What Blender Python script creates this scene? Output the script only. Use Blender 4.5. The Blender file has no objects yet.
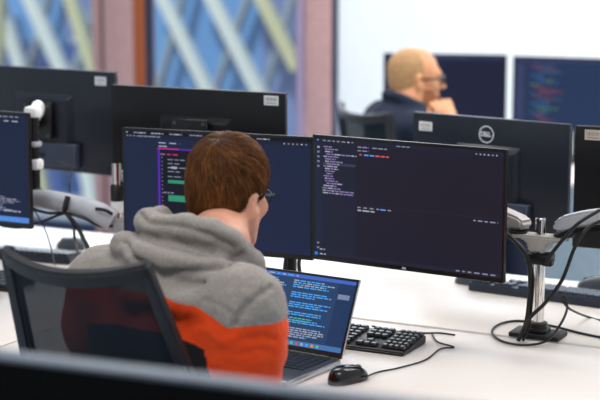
import bpy, bmesh, math, random
import numpy as np
from mathutils import Vector, Matrix, noise
from mathutils.bvhtree import BVHTree
random.seed(7); rng = np.random.default_rng(5)
SC = bpy.context.scene; COL = SC.collection
R = math.radians
# ------------------------------------------------------------------ camera model
FOC = 1578.0; PITCH = math.atan(265/FOC); CAMZ = 1.70; TH = R(27)
cp, sp_ = math.cos(PITCH), math.sin(PITCH)
def ray(x, y):
    a = (x-300)/FOC; b = (200-y)/FOC
    return Vector((a, cp+b*sp_, -sp_+b*cp))
def P(x, y, d): return Vector((0, 0, CAMZ)) + ray(x, y)*d
def PZ(x, y, z):
    r = ray(x, y); return P(x, y, (z-CAMZ)/r.z)
def PV(x, y, v):
    r = ray(x, y); return P(x, y, v/(r.x*math.sin(TH)+r.y*math.cos(TH)))
def UV(u, v, z=0): return Vector((u*math.cos(TH)+v*math.sin(TH), -u*math.sin(TH)+v*math.cos(TH), z))
def toUV(p): return (p.x*math.cos(TH)-p.y*math.sin(TH), p.x*math.sin(TH)+p.y*math.cos(TH), p.z)
DESK = 0.745
# ------------------------------------------------------------------ materials
def lin(c):
    return tuple(((v/255)/12.92 if v/255 <= .04045 else ((v/255+.055)/1.055)**2.4) for v in c)
def mat(name, rgb, rough=.5, metal=0, spec=.5, vary=.06, scale=30, bump=0, bscale=200, coat=0):
    m = bpy.data.materials.new(name); m.use_nodes = True
    nt = m.node_tree; b = nt.nodes['Principled BSDF']; c = lin(rgb)
    tc = nt.nodes.new('ShaderNodeTexCoord'); n = nt.nodes.new('ShaderNodeTexNoise')
    n.inputs['Scale'].default_value = scale; n.inputs['Detail'].default_value = 3
    nt.links.new(tc.outputs['Object'], n.inputs['Vector'])
    r = nt.nodes.new('ShaderNodeValToRGB')
    r.color_ramp.elements[0].color = (*[v*(1-vary) for v in c], 1); r.color_ramp.elements[0].position = .3
    r.color_ramp.elements[1].color = (*[min(1, v*(1+vary)) for v in c], 1); r.color_ramp.elements[1].position = .7
    nt.links.new(n.outputs['Fac'], r.inputs['Fac']); nt.links.new(r.outputs['Color'], b.inputs['Base Color'])
    b.inputs['Roughness'].default_value = rough; b.inputs['Metallic'].default_value = metal
    b.inputs['Specular IOR Level'].default_value = spec
    if coat: b.inputs['Coat Weight'].default_value = coat
    if bump:
        n2 = nt.nodes.new('ShaderNodeTexNoise'); n2.inputs['Scale'].default_value = bscale
        nt.links.new(tc.outputs['Object'], n2.inputs['Vector'])
        bp = nt.nodes.new('ShaderNodeBump'); bp.inputs['Strength'].default_value = bump; bp.inputs['Distance'].default_value = .002
        nt.links.new(n2.outputs['Fac'], bp.inputs['Height']); nt.links.new(bp.outputs['Normal'], b.inputs['Normal'])
    return m
def emit(name, rgb, k=1.0, base=(6, 7, 10)):
    m = bpy.data.materials.new(name); m.use_nodes = True
    nt = m.node_tree; b = nt.nodes['Principled BSDF']; c = lin(rgb)
    n = nt.nodes.new('ShaderNodeTexNoise'); n.inputs['Scale'].default_value = 4
    tc = nt.nodes.new('ShaderNodeTexCoord'); nt.links.new(tc.outputs['Object'], n.inputs['Vector'])
    r = nt.nodes.new('ShaderNodeValToRGB')
    r.color_ramp.elements[0].color = (*[v*.93 for v in c], 1); r.color_ramp.elements[1].color = (*[min(1, v*1.07) for v in c], 1)
    nt.links.new(n.outputs['Fac'], r.inputs['Fac']); nt.links.new(r.outputs['Color'], b.inputs['Emission Color'])
    b.inputs['Base Color'].default_value = (*lin(base), 1)
    b.inputs['Emission Strength'].default_value = k; b.inputs['Roughness'].default_value = .45
    b.inputs['Specular IOR Level'].default_value = .15
    return m
M = {}
M['desk'] = mat('white_laminate', (219, 212, 206), .38, vary=.015, scale=3)
M['desk_edge'] = mat('grey_desk_edge', (190, 190, 190), .5)
M['metal_leg'] = mat('painted_steel', (205, 207, 210), .4)
M['blackplastic'] = mat('black_plastic', (18, 18, 20), .42, bump=.1, bscale=900)
M['bezel'] = mat('bezel_black', (14, 14, 16), .3)
M['backshell'] = mat('monitor_shell_dark', (24, 24, 27), .38, spec=.3, bump=.06, bscale=1200)
M['backblue'] = mat('monitor_shell_blue_reflection', (34, 39, 50), .36, spec=.4, bump=.06, bscale=1200)  # bluish reflection put into the shell's base colour
M['backrecess'] = mat('port_recess', (58, 68, 88), .5)
M['armgrey'] = mat('arm_grey_paint', (168, 170, 176), .5)
M['armwarm'] = mat('arm_light_grey', (176, 171, 166), .45)
M['chrome'] = mat('chrome', (225, 222, 218), .09, 1, vary=.01)
M['sticker'] = mat('sticker_white', (232, 232, 232), .6)
M['stickertan'] = mat('sticker_tan', (200, 188, 170), .6)
M['ink'] = mat('ink_grey', (120, 120, 125), .6)
M['logo'] = mat('logo_silver', (235, 236, 240), .35)
M['cable'] = mat('cable_rubber', (14, 14, 15), .45)
M['key'] = mat('key_black', (50, 52, 57), .34, bump=.05)
M['kbd_base'] = mat('keyboard_base', (20, 20, 22), .4)
M['key_blue'] = mat('key_blue_grey', (58, 68, 84), .4)
M['kbd_blue'] = mat('keyboard_base_blue_grey', (46, 54, 68), .45)
M['mouse'] = mat('mouse_black', (16, 16, 18), .22, coat=.3)
M['mouse_grey'] = mat('mouse_grey', (74, 80, 88), .4)
M['aluminium'] = mat('laptop_aluminium', (196, 198, 202), .3, .85)
M['laptop_deck'] = mat('laptop_deck', (48, 50, 56), .42)
M['laptop_black'] = mat('laptop_black', (16, 17, 20), .3)
M['chairframe'] = mat('chair_frame', (36, 37, 40), .42, bump=.12, bscale=700)
M['seatfabric'] = mat('seat_fabric', (30, 31, 34), .9, bump=.3, bscale=1500)
M['wall'] = mat('white_wall', (243, 246, 248), .7, vary=.01, scale=2)
M['ceiling'] = mat('ceiling_white', (240, 240, 240), .8, vary=.01)
M['floor'] = mat('pale_floor', (172, 186, 202), .35, vary=.05, scale=3)
M['pink'] = mat('pink_post', (198, 158, 154), .6)
M['orangepost'] = mat('orange_brown_post', (176, 96, 50), .5)
M['navyframe'] = mat('navy_frame', (40, 54, 84), .5)
M['lavender'] = mat('lavender_post', (178, 160, 186), .6)
M['panel'] = mat('panel_black', (11, 11, 12), .9, spec=.1)
M['paneltop'] = mat('panel_top_edge', (84, 94, 106), .5)
M['lattice'] = mat('lattice_pale', (216, 224, 214), .6)
M['lattice_y'] = mat('lattice_yellow', (206, 204, 160), .6)
M['lattice_d'] = mat('lattice_dull', (160, 172, 178), .6)
M['blueglass'] = mat('facade_blue', (112, 164, 214), .5, vary=.12, scale=.5)
M['blueglass2'] = mat('facade_deep_blue', (66, 98, 158), .5, vary=.12, scale=.5)
M['bluegrey'] = mat('facade_blue_grey', (126, 144, 186), .5, vary=.12, scale=.5)
M['white'] = mat('white_plastic', (240, 240, 240), .5)
M['skin'] = mat('skin', (206, 150, 124), .5, vary=.08, scale=40, bump=.08, bscale=500)
M['skin2'] = mat('skin_fair', (222, 160, 118), .5, vary=.08, scale=40)
M['beard'] = mat('beard_stubble', (158, 100, 66), .8, vary=.2, scale=300)
M['eyewhite'] = mat('eye_white', (230, 226, 220), .2)
M['iris'] = mat('iris_dark', (50, 40, 34), .2)
M['navycloth'] = mat('navy_cloth', (34, 44, 66), .85, vary=.15, scale=60, bump=.2, bscale=400)
M['denim'] = mat('dark_trousers', (28, 36, 58), .85, vary=.15, scale=80, bump=.2, bscale=600)
M['shoe'] = mat('shoe_dark', (30, 28, 28), .6)
M['glasses'] = mat('glasses_black', (12, 12, 13), .25)
M['hair2'] = mat('short_fair_hair', (188, 148, 104), .7, vary=.25, scale=120, bump=.5, bscale=600)
M['hairbase'] = mat('hair_underlayer', (58, 34, 16), .9, vary=.2, scale=60)

def hair_mat():
    m = bpy.data.materials.new('brown_hair_strands'); m.use_nodes = True
    nt = m.node_tree; b = nt.nodes['Principled BSDF']
    a = nt.nodes.new('ShaderNodeAttribute'); a.attribute_name = 'tint'
    r = nt.nodes.new('ShaderNodeValToRGB')
    r.color_ramp.elements[0].color = (*lin((44, 25, 11)), 1); r.color_ramp.elements[1].color = (*lin((168, 110, 50)), 1)
    e = r.color_ramp.elements.new(.5); e.color = (*lin((100, 60, 25)), 1)
    nt.links.new(a.outputs['Fac'], r.inputs['Fac']); nt.links.new(r.outputs['Color'], b.inputs['Base Color'])
    b.inputs['Roughness'].default_value = .5; b.inputs['Specular IOR Level'].default_value = .18
    return m
M['hair'] = hair_mat()
def hoodie_mat():
    # colour blocks follow a per-vertex seam distance stored on the garment
    m = bpy.data.materials.new('colour_block_sweatshirt'); m.use_nodes = True
    nt = m.node_tree; b = nt.nodes['Principled BSDF']; L = nt.links
    tc = nt.nodes.new('ShaderNodeTexCoord')
    n = nt.nodes.new('ShaderNodeTexNoise'); n.inputs['Scale'].default_value = 420; n.inputs['Detail'].default_value = 4
    L.new(tc.outputs['Object'], n.inputs['Vector'])
    g = nt.nodes.new('ShaderNodeValToRGB')
    g.color_ramp.elements[0].position = .3; g.color_ramp.elements[0].color = (*lin((122, 116, 111)), 1)
    g.color_ramp.elements[1].position = .7; g.color_ramp.elements[1].color = (*lin((166, 159, 152)), 1)
    L.new(n.outputs['Fac'], g.inputs['Fac'])
    def thr(attr):
        a = nt.nodes.new('ShaderNodeAttribute'); a.attribute_name = attr
        k = nt.nodes.new('ShaderNodeMath'); k.operation = 'GREATER_THAN'; k.inputs[1].default_value = 0
        L.new(a.outputs['Fac'], k.inputs[0]); return k
    def mix(f, a, bcol):
        x = nt.nodes.new('ShaderNodeMix'); x.data_type = 'RGBA'
        L.new(f.outputs[0], x.inputs['Factor'])
        if isinstance(a, tuple): x.inputs['A'].default_value = a
        else: L.new(a, x.inputs['A'])
        if isinstance(bcol, tuple): x.inputs['B'].default_value = bcol
        else: L.new(bcol, x.inputs['B'])
        return x.outputs['Result']
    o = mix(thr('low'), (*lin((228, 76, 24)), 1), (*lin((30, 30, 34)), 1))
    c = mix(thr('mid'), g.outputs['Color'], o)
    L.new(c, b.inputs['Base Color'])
    b.inputs['Roughness'].default_value = .92; b.inputs['Specular IOR Level'].default_value = .2
    b.inputs['Sheen Weight'].default_value = .12
    bp = nt.nodes.new('ShaderNodeBump'); bp.inputs['Strength'].default_value = .25; bp.inputs['Distance'].default_value = .0015
    L.new(n.outputs['Fac'], bp.inputs['Height']); L.new(bp.outputs['Normal'], b.inputs['Normal'])
    return m
M['hoodie'] = hoodie_mat()
def net_mat():
    m = bpy.data.materials.new('chair_mesh_net'); m.use_nodes = True
    nt = m.node_tree; b = nt.nodes['Principled BSDF']; o = nt.nodes['Material Output']
    b.inputs['Base Color'].default_value = (*lin((38, 46, 54)), 1); b.inputs['Roughness'].default_value = .9; b.inputs['Specular IOR Level'].default_value = .15
    t = nt.nodes.new('ShaderNodeBsdfTransparent'); mx = nt.nodes.new('ShaderNodeMixShader'); mx.inputs[0].default_value = .93
    nt.links.new(t.outputs[0], mx.inputs[1]); nt.links.new(b.outputs[0], mx.inputs[2]); nt.links.new(mx.outputs[0], o.inputs[0])
    return m
M['net'] = net_mat()
def glass_mat():
    m = bpy.data.materials.new('window_glass'); m.use_nodes = True
    nt = m.node_tree; o = nt.nodes['Material Output']; nt.nodes.remove(nt.nodes['Principled BSDF'])
    t = nt.nodes.new('ShaderNodeBsdfTransparent'); t.inputs[0].default_value = (.93, .96, 1, 1)
    g = nt.nodes.new('ShaderNodeBsdfGlossy'); g.inputs['Roughness'].default_value = .02
    mx = nt.nodes.new('ShaderNodeMixShader'); mx.inputs[0].default_value = .06
    nt.links.new(t.outputs[0], mx.inputs[1]); nt.links.new(g.outputs[0], mx.inputs[2]); nt.links.new(mx.outputs[0], o.inputs[0])
    return m
M['glass'] = glass_mat()
# ------------------------------------------------------------------ mesh building
class MB:
    def __init__(s): s.bm = bmesh.new(); s.mats = []
    def mi(s, m):
        if m not in s.mats: s.mats.append(m)
        return s.mats.index(m)
    def merge(s, b, m, mtx=None):
        i = s.mi(m)
        for f in b.faces: f.material_index = i; f.smooth = True
        if mtx is not None: bmesh.ops.transform(b, matrix=mtx, verts=b.verts)
        me = bpy.data.meshes.new('t'); b.to_mesh(me); b.free(); s.bm.from_mesh(me); bpy.data.meshes.remove(me)
    def box(s, c, size, m, r=0, seg=2, mtx=None, taper=None):
        b = bmesh.new(); bmesh.ops.create_cube(b, size=1)
        for v in b.verts:
            v.co = Vector((v.co.x*size[0], v.co.y*size[1], v.co.z*size[2]))
            if taper: taper(v)
        if r: bmesh.ops.bevel(b, geom=list(b.edges), offset=r, segments=seg, affect='EDGES', profile=.5)
        bmesh.ops.translate(b, verts=b.verts, vec=Vector(c))
        s.merge(b, m, mtx); return s
    def tube(s, pts, r, m, seg=10, smooth=True, res=6, mtx=None, close=False):
        pts = [Vector(p) for p in pts]; n0 = len(pts)
        rr = list(r) if isinstance(r, (list, tuple)) else [r]*n0
        if smooth and n0 > 2:
            q, qr = [], []
            for i in range(n0-1):
                a = pts[max(i-1, 0)]; b_ = pts[i]; c = pts[i+1]; d = pts[min(i+2, n0-1)]
                for k in range(res):
                    t = k/res
                    q.append(.5*((2*b_)+(c-a)*t+(2*a-5*b_+4*c-d)*t*t+(-a+3*b_-3*c+d)*t**3)); qr.append(rr[i]*(1-t)+rr[i+1]*t)
            q.append(pts[-1]); qr.append(rr[-1]); pts, rr = q, qr
        b = bmesh.new(); rings = []; ref = None
        for i, p in enumerate(pts):
            t = (pts[min(i+1, len(pts)-1)]-pts[max(i-1, 0)]).normalized()
            if ref is None: ref = t.orthogonal().normalized()
            ref = (ref-t*ref.dot(t)); ref = ref.normalized() if ref.length > 1e-6 else t.orthogonal().normalized()
            bn = t.cross(ref)
            rings.append([b.verts.new(p+(ref*math.cos(2*math.pi*k/seg)+bn*math.sin(2*math.pi*k/seg))*rr[i]) for k in range(seg)])
        for a, c in zip(rings, rings[1:]):
            for k in range(seg): b.faces.new((a[k], a[(k+1) % seg], c[(k+1) % seg], c[k]))
        b.faces.new(rings[0][::-1]); b.faces.new(rings[-1])
        s.merge(b, m, mtx); return s
    def lathe(s, prof, m, seg=24, mtx=None):
        b = bmesh.new(); rings = []
        for r, z in prof: rings.append([b.verts.new((r*math.cos(2*math.pi*k/seg), r*math.sin(2*math.pi*k/seg), z)) for k in range(seg)])
        for a, c in zip(rings, rings[1:]):
            for k in range(seg): b.faces.new((a[k], a[(k+1) % seg], c[(k+1) % seg], c[k]))
        b.faces.new(rings[0][::-1]); b.faces.new(rings[-1]); s.merge(b, m, mtx); return s
    def prism(s, poly, y0, y1, m, r=0, mtx=None):       # polygon in xz, extruded along y
        b = bmesh.new(); A = [b.verts.new((x, y0, z)) for x, z in poly]; C = [b.verts.new((x, y1, z)) for x, z in poly]
        n = len(poly); b.faces.new(A); b.faces.new(C[::-1])
        for k in range(n): b.faces.new((A[k], C[k], C[(k+1) % n], A[(k+1) % n]))
        bmesh.ops.recalc_face_normals(b, faces=b.faces)
        if r: bmesh.ops.bevel(b, geom=list(b.edges), offset=r, segments=2, affect='EDGES')
        s.merge(b, m, mtx); return s
    def quad(s, ps, m):
        b = bmesh.new(); b.faces.new([b.verts.new(p) for p in ps]); s.merge(b, m); return s
    def grid(s, fn, nu, nv, m, mtx=None):
        b = bmesh.new(); V = [[b.verts.new(fn(i/nu, j/nv)) for j in range(nv+1)] for i in range(nu+1)]
        for i in range(nu):
            for j in range(nv): b.faces.new((V[i][j], V[i+1][j], V[i+1][j+1], V[i][j+1]))
        s.merge(b, m, mtx); return s
    def text(s, body, size, m, mtx, ext=.0004):
        cu = bpy.data.curves.new('t', 'FONT'); cu.body = body; cu.size = size; cu.extrude = ext; cu.align_x = 'CENTER'; cu.align_y = 'CENTER'; cu.offset = size*.02
        o = bpy.data.objects.new('t', cu); COL.objects.link(o)
        dg = bpy.context.evaluated_depsgraph_get(); me = bpy.data.meshes.new_from_object(o.evaluated_get(dg))
        b = bmesh.new(); b.from_mesh(me); bpy.data.objects.remove(o); bpy.data.curves.remove(cu); bpy.data.meshes.remove(me)
        s.merge(b, m, mtx); return s
    def build(s, name, parent=None, loc=None, rotz=0, angle=38):
        me = bpy.data.meshes.new(name); s.bm.to_mesh(me); s.bm.free()
        for m in s.mats: me.materials.append(m)
        me.set_sharp_from_angle(angle=R(angle))
        o = bpy.data.objects.new(name, me); COL.objects.link(o)
        if parent: o.parent = parent
        if loc is not None: o.location = loc
        o.rotation_euler.z = rotz
        return o
def tag(o, label, cat, group=None, kind=None):
    o['label'] = label; o['category'] = cat
    if group: o['group'] = group
    if kind: o['kind'] = kind
    return o
def thing(name, label, cat, loc, rotz=0, group=None):
    o = bpy.data.objects.new(name, None); COL.objects.link(o); o.empty_display_size = .05
    o.location = loc; o.rotation_euler.z = rotz
    return tag(o, label, cat, group)
def struct(o): o['kind'] = 'structure'; return o
RX90 = Matrix.Rotation(R(90), 4, 'X')
# ------------------------------------------------------------------ setting
UVROT = -TH      # rotation of the u,v frame about z
def uvbox(mb, u0, u1, v0, v1, z0, z1, m, r=0): mb.box(((u0+u1)/2, (v0+v1)/2, (z0+z1)/2), (u1-u0, v1-v0, z1-z0), m, r); return mb
VW = 7.35        # the facade line
def u_at(x, v): return toUV(PV(x, 60, v))[0]
mb = MB(); uvbox(mb, -6.5, 1.9, -.8, VW+.1, -.1, 0, M['floor']); struct(mb.build('floor', rotz=UVROT))
mb = MB(); uvbox(mb, -6.5, 1.9, -.8, VW+.1, 2.9, 3.0, M['ceiling']); struct(mb.build('ceiling', rotz=UVROT))
uw = u_at(338, VW)
mb = MB(); uvbox(mb, uw, 1.9, VW, VW+.15, 0, 2.9, M['wall']); struct(mb.build('wall_back', rotz=UVROT))
# posts between the windows
def post(name, x0, x1, m, dv=.0, z1=2.9, dep=.12):
    mb = MB(); uvbox(mb, u_at(x0, VW), u_at(x1, VW), VW-dv, VW-dv+dep, 0, z1, m, .004); return struct(mb.build(name, rotz=UVROT))
post('trim_1', 92.5, 100.6, M['pink'])
post('trim_2', 100.8, 106.6, M['navyframe'], -.02)
post('trim_3', 106.8, 134.5, M['pink'], .03)
post('trim_4', 134.7, 143.5, M['orangepost'])
post('trim_5', 296, 304, M['lavender'])
post('trim_6', 304.2, 307.2, M['navyframe'], -.02)
post('trim_7', 307.4, 333.5, M['pink'], .03)
post('trim_8', 333.7, 338, M['navyframe'], .02)
def window(n, u0, u1):
    w = bpy.data.objects.new('window_%d' % n, None); COL.objects.link(w); w.rotation_euler.z = UVROT; struct(w)
    f = MB()
    uvbox(f, u0, u1, VW+.02, VW+.09, 0, .06, M['navyframe']); uvbox(f, u0, u1, VW+.02, VW+.09, 2.82, 2.9, M['navyframe'])
    uvbox(f, u0, u0+.008, VW+.02, VW+.09, .06, 2.82, M['navyframe']); uvbox(f, u1-.012, u1, VW+.02, VW+.09, .06, 2.82, M['navyframe'])
    f.build('window_frame', w)
    g = MB(); uvbox(g, u0+.008, u1-.012, VW+.05, VW+.058, .06, 2.82, M['glass']); g.build('window_pane', w)
window(1, -6.5, u_at(92.5, VW)); window(2, u_at(143.5, VW), u_at(296, VW))
# building across the street, behind the windows
VB = 14.0
bl = thing('office_building', 'blue glass building with pale diagonal lattice struts, seen outside through the windows', 'building', (0, 0, 0), UVROT)
mb = MB()
def fac(x0, x1, y0, y1, m, v=VB):
    u0 = toUV(PV(x0, 100, v))[0]; u1 = toUV(PV(x1, 100, v))[0]
    z1 = PV((x0+x1)/2, y0, v).z; z0 = PV((x0+x1)/2, y1, v).z
    uvbox(mb, u0, u1, v, v+.1, z0, z1, m)
fac(-260, 66, -420, 38, M['blueglass']); fac(-260, 100, 38, 150, M['blueglass2']); fac(66.2, 110, -420, 38, M['bluegrey'])
fac(110.2, 262, -420, 120, M['blueglass']); fac(262.2, 420, -420, 150, M['bluegrey']); fac(100.2, 262, 120.2, 500, M['bluegrey']); fac(-260, 100, 150.2, 500, M['blueglass2']); fac(262.2, 420, 150.2, 500, M['blueglass2'])
mb.build('glass_facade', bl)
def strut(a, b, wpx, m, v=VB-.5):
    A = PV(*a, v); B = PV(*b, v); d = (B-A); A = A-d*.0; w = wpx/FOC*(A.length)
    A = Vector(toUV(A)); B = Vector(toUV(B)); L = (B-A).length
    x = (B-A).normalized(); y = Vector((0, 1, 0)); z = x.cross(y).normalized()
    mt = Matrix((x, y, z)).transposed().to_4x4(); mt.translation = (A+B)/2
    q = MB(); q.box((0, 0, 0), (L, .12, w), m, .01, 1, mtx=mt); q.build('lattice_strut', bl)
for a, b, w, m, v in [
    ((-14, -40), (40, 128), 11, 'lattice', 13.5), ((12, -40), (88, 128), 12, 'lattice', 13.5), ((58, -40), (112, 128), 10, 'lattice_y', 13.45),
    ((56, -30), (22, 100), 6, 'lattice_d', 13.8), ((112, -40), (60, 120), 8, 'lattice_d', 13.8), ((0, -20), (-2, 80), 8, 'lattice_y', 13.4),
    ((142, -45), (222, 120), 11, 'lattice', 13.5), ((190, -45), (268, 110), 12, 'lattice', 13.5), ((239, -45), (298, 70), 11, 'lattice_y', 13.45),
    ((190, -30), (158, 95), 6, 'lattice_d', 13.8), ((258, -30), (214, 95), 6, 'lattice_d', 13.8), ((298, -20), (264, 95), 6, 'lattice_d', 13.8),
    ((143, 40), (156, 110), 8, 'lattice', 13.4), ((36, 160), (62, 280), 12, 'lattice_y', 13.5), ((100, 160), (64, 280), 12, 'lattice_y', 13.6), ((84, 160), (110, 280), 12, 'lattice', 13.5)]:
    strut(a, b, w, M[m], v)
g = MB(); uvbox(g, -14, 6, VW+.3, 22, -1.2, -1.1, mat('street_paving', (150, 156, 165), .8)); struct(g.build('ground', rotz=UVROT))
# ------------------------------------------------------------------ desks
def desk(label, u0, u1, v0, v1, tray=False):
    o = thing('desk', label, 'desk', UV((u0+u1)/2, (v0+v1)/2, 0), UVROT)
    w, d = u1-u0, v1-v0
    t = MB(); t.box((0, 0, DESK-.0125), (w, d, .025), M['desk'], .003); t.build('tabletop', o)
    f = MB(); f.box((0, 0, DESK-.045), (w-.3, .05, .035), M['metal_leg'], .003); f.build('crossbar', o)
    for sx in (-1, 1):
        for sy in (-1, 1):
            l = MB(); l.box((sx*(w/2-.06), sy*(d/2-.08), (DESK-.025)/2), (.05, .05, DESK-.026), M['metal_leg'], .004); l.build('leg', o)
        k = MB(); k.box((sx*(w/2-.06), 0, DESK-.045), (.05, d-.22, .035), M['metal_leg'], .003); k.build('side_rail', o)
    if tray:
        k = MB(); k.box((0, d/2+.010, DESK-.016), (w-.02, .017, .012), M['trayg'], .002); k.build('cable_flap', o)
    return o
M['trayg'] = mat('flap_grey', (205, 205, 208), .5)
VG = 3.525      # gap between the two back-to-back rows
desk('white desk with the open laptop, black mouse and keyboard on it', -2.262, -.55, 2.86, VG-.010, True)
desk('white desk at left edge of the photo, in front of the mesh chair', -3.97, -2.268, 2.86, VG-.010, True)
desk('white desk behind the chrome monitor pole, with blue-grey keyboard on it', -2.262, -.55, VG+.010, 4.2)
desk('white desk at left holding the grey mouse and dark keyboard', -3.97, -2.268, VG+.010, 4.2)
# ------------------------------------------------------------------ screens
E = {}
def em(n, rgb, k=1.0):
    if n not in E: E[n] = emit('screen_'+n, rgb, k)
    return E[n]
class Screen:
    def __init__(s, w, h, base): s.w, s.h, s.mb, s.n = w, h, MB(), 0; s.rect(0, 0, 1, 1, base)
    def rect(s, x0, y0, x1, y1, m, lay=None):
        lay = (0 if s.n == 0 else 1) if lay is None else lay; s.n += 1
        y = -.00035*lay
        X = lambda a: (a-.5)*s.w
        Z = lambda b: (.5-b)*s.h
        s.mb.quad([(X(x0), y, Z(y1)), (X(x1), y, Z(y1)), (X(x1), y, Z(y0)), (X(x0), y, Z(y0))], m)
    def words(s, x0, x1, y, h, ms, wl=(.008, .03), gap=.006, lay=3, rnd=random):
        x = x0
        while x < x1:
            w = rnd.uniform(*wl); s.rect(x, y-h/2, min(x+w, x1), y+h/2, rnd.choice(ms), lay); x += w+gap
def code_screen(w, h):
    S = Screen(w, h, em('editor', (36, 34, 48)))
    bar = em('editor_bar', (36, 38, 56)); side = em('editor_side', (36, 39, 57)); act = em('editor_act', (36, 42, 64)); hl = em('editor_hl', (66, 66, 88))
    wh = em('txt_white', (168, 172, 188)); lav = em('txt_lavender', (140, 126, 170)); bl = em('txt_blue', (92, 150, 230)); rd = em('txt_red', (206, 92, 92)); gr = em('txt_grey', (136, 138, 156)); yl = em('txt_green', (150, 190, 90))
    S.rect(0, 0, 1, .035, bar, 1); S.rect(0, .035, .042, .97, act, 1); S.rect(.042, .035, .232, .97, side, 1)
    S.rect(0, .97, 1, 1, em('status', (40, 40, 58)), 1)
    S.rect(.012, .012, .022, .024, bl, 3); S.words(.045, .215, .02, .011, [gr, wh], (.014, .022), .01)
    S.words(.45, .52, .02, .01, [gr], (.02, .03)); S.words(.86, .97, .03, .012, [wh, gr], (.008, .01), .012)
    for i, y in enumerate((.07, .11, .15, .19, .23)): S.rect(.014, y, .027, y+.016, gr if i else wh, 3)
    rr = random.Random(3); y = .07
    for i in range(20):
        ind = (0, .008, .008, .016)[i % 4] if i < 17 else 0
        L = rr.uniform(.03, .1) if i not in (3, 18, 19) else .17
        S.words(.05+ind, .05+ind+L, y, .0105, [lav, lav, wh], (.012, .035), .004, rnd=rr); y += .0205
        if i == 6: S.rect(.044, y-.011, .228, y+.010, hl, 2)
        if i > 16: S.rect(.0445, y-.025, .049, y-.016, yl, 3)
    S.rect(.235, .04, .30, .065, em('tab', (46, 44, 62)), 2); S.words(.24, .30, .052, .012, [lav, bl], (.02, .03)); S.words(.32, .4, .052, .011, [gr], (.02, .03))
    S.words(.238, .3, .082, .010, [gr], (.015, .03))
    S.rect(.25, .108, .262, .12, rd, 3); S.words(.275, .33, .115, .013, [bl], (.02, .03)); S.words(.335, .41, .115, .013, [rd], (.02, .03))
    S.rect(.232, .534, 1, .5355, hl, 2)
    S.words(.24, .36, .555, .011, [gr], (.018, .024), .014); S.rect(.365, .549, .395, .562, bl, 3); S.words(.405, .425, .555, .011, [gr])
    S.words(.24, .335, .58, .012, [wh], (.02, .04)); S.words(.855, .98, .562, .012, [wh, gr], (.012, .03), .01)
    for i in range(2): S.rect(.014, .885+.04*i, .026, .9+.04*i, gr, 3)
    S.rect(0, .972, .018, .998, em('remote', (40, 132, 214)), 2); S.words(.03, .06, .945, .011, [wh]); S.words(.03, .065, .985, .011, [wh], (.01, .02))
    S.words(.77, .985, .985, .012, [wh, gr], (.012, .03), .014)
    return S.mb
def browser_screen(w, h):
    S = Screen(w, h, em('page', (33, 43, 70)))
    wh = em('txt_white', (168, 172, 188)); gr = em('txt_grey', (136, 138, 156)); tl = em('teal', (56, 146, 118)); pu = em('purple', (92, 44, 180)); mg = em('magenta', (206, 48, 120))
    S.rect(0, 0, 1, .028, em('tabbar', (22, 24, 34)), 1); S.rect(0, .028, 1, .06, em('toolbar', (32, 38, 58)), 1)
    S.rect(.01, .008, .02, .02, wh, 3)
    for x in (.05, .15, .25, .36, .48, .60, .72): S.words(x, x+.07, .015, .011, [wh, gr], (.012, .03), .004)
    for x in (.012, .03, .05): S.rect(x, .039, x+.01, .05, gr, 3)
    S.words(.07, .2, .045, .011, [gr], (.02, .05), .004); S.words(.86, .985, .045, .012, [wh, gr], (.006, .01), .014)
    S.words(.19, .31, .095, .010, [wh, gr], (.03, .05), .02); S.words(.19, .24, .125, .010, [wh], (.04, .05))
    S.rect(.185, .14, .62, .75, pu, 1); S.rect(.185, .14, .3, .15, mg, 2); S.rect(.197, .154, .61, .735, em('card', (24, 26, 40)), 2)
    rr = random.Random(9)
    S.words(.2, .3, .195, .01, [mg, gr], (.02, .03), .01, rnd=rr)
    for i in range(14): S.rect(.205, .22+.035*i, .211, .229+.035*i, gr, 3)
    for y in (.24, .275, .31, .345, .39): S.words(.24, .24+rr.uniform(.06, .16), y, .009, [wh, gr, gr], (.02, .04), .008, rnd=rr)
    S.rect(.26, .3, .29, .32, wh, 4)
    S.rect(.24, .42, .4, .45, tl, 3); S.rect(.24, .555, .4, .61, tl, 3); S.words(.215, .27, .535, .012, [gr], rnd=rr)
    S.rect(0, .955, 1, 1, em('taskbar', (36, 44, 72)), 1)
    return S.mb
def chat_screen(w, h, seed=1, bright=(32, 42, 68), bar=(86, 140, 214)):
    S = Screen(w, h, em('p%d' % seed, bright)); rr = random.Random(seed)
    wh = em('txt_white', (168, 172, 188)); gr = em('txt_grey', (136, 138, 156)); bl = em('txt_blue', (92, 150, 230))
    S.words(.7, .96, .02, .011, [wh, gr], (.01, .03), .01, rnd=rr); S.words(.86, .96, .06, .011, [wh], (.02, .04), .02, rnd=rr)
    for i in range(9): S.words(.6, rr.uniform(.75, .97), .76+.017*i, .008, [gr, wh], (.02, .04), .006, rnd=rr)
    S.rect(.77, .875, .82, .9, bl, 3); S.words(.84, .95, .888, .012, [wh], (.02, .03), rnd=rr)
    S.rect(0, .94, 1, .99, em('bar%d' % seed, bar), 1); S.words(.02, .95, .965, .02, [wh, bl], (.012, .018), .02, rnd=rr)
    return S.mb
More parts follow.
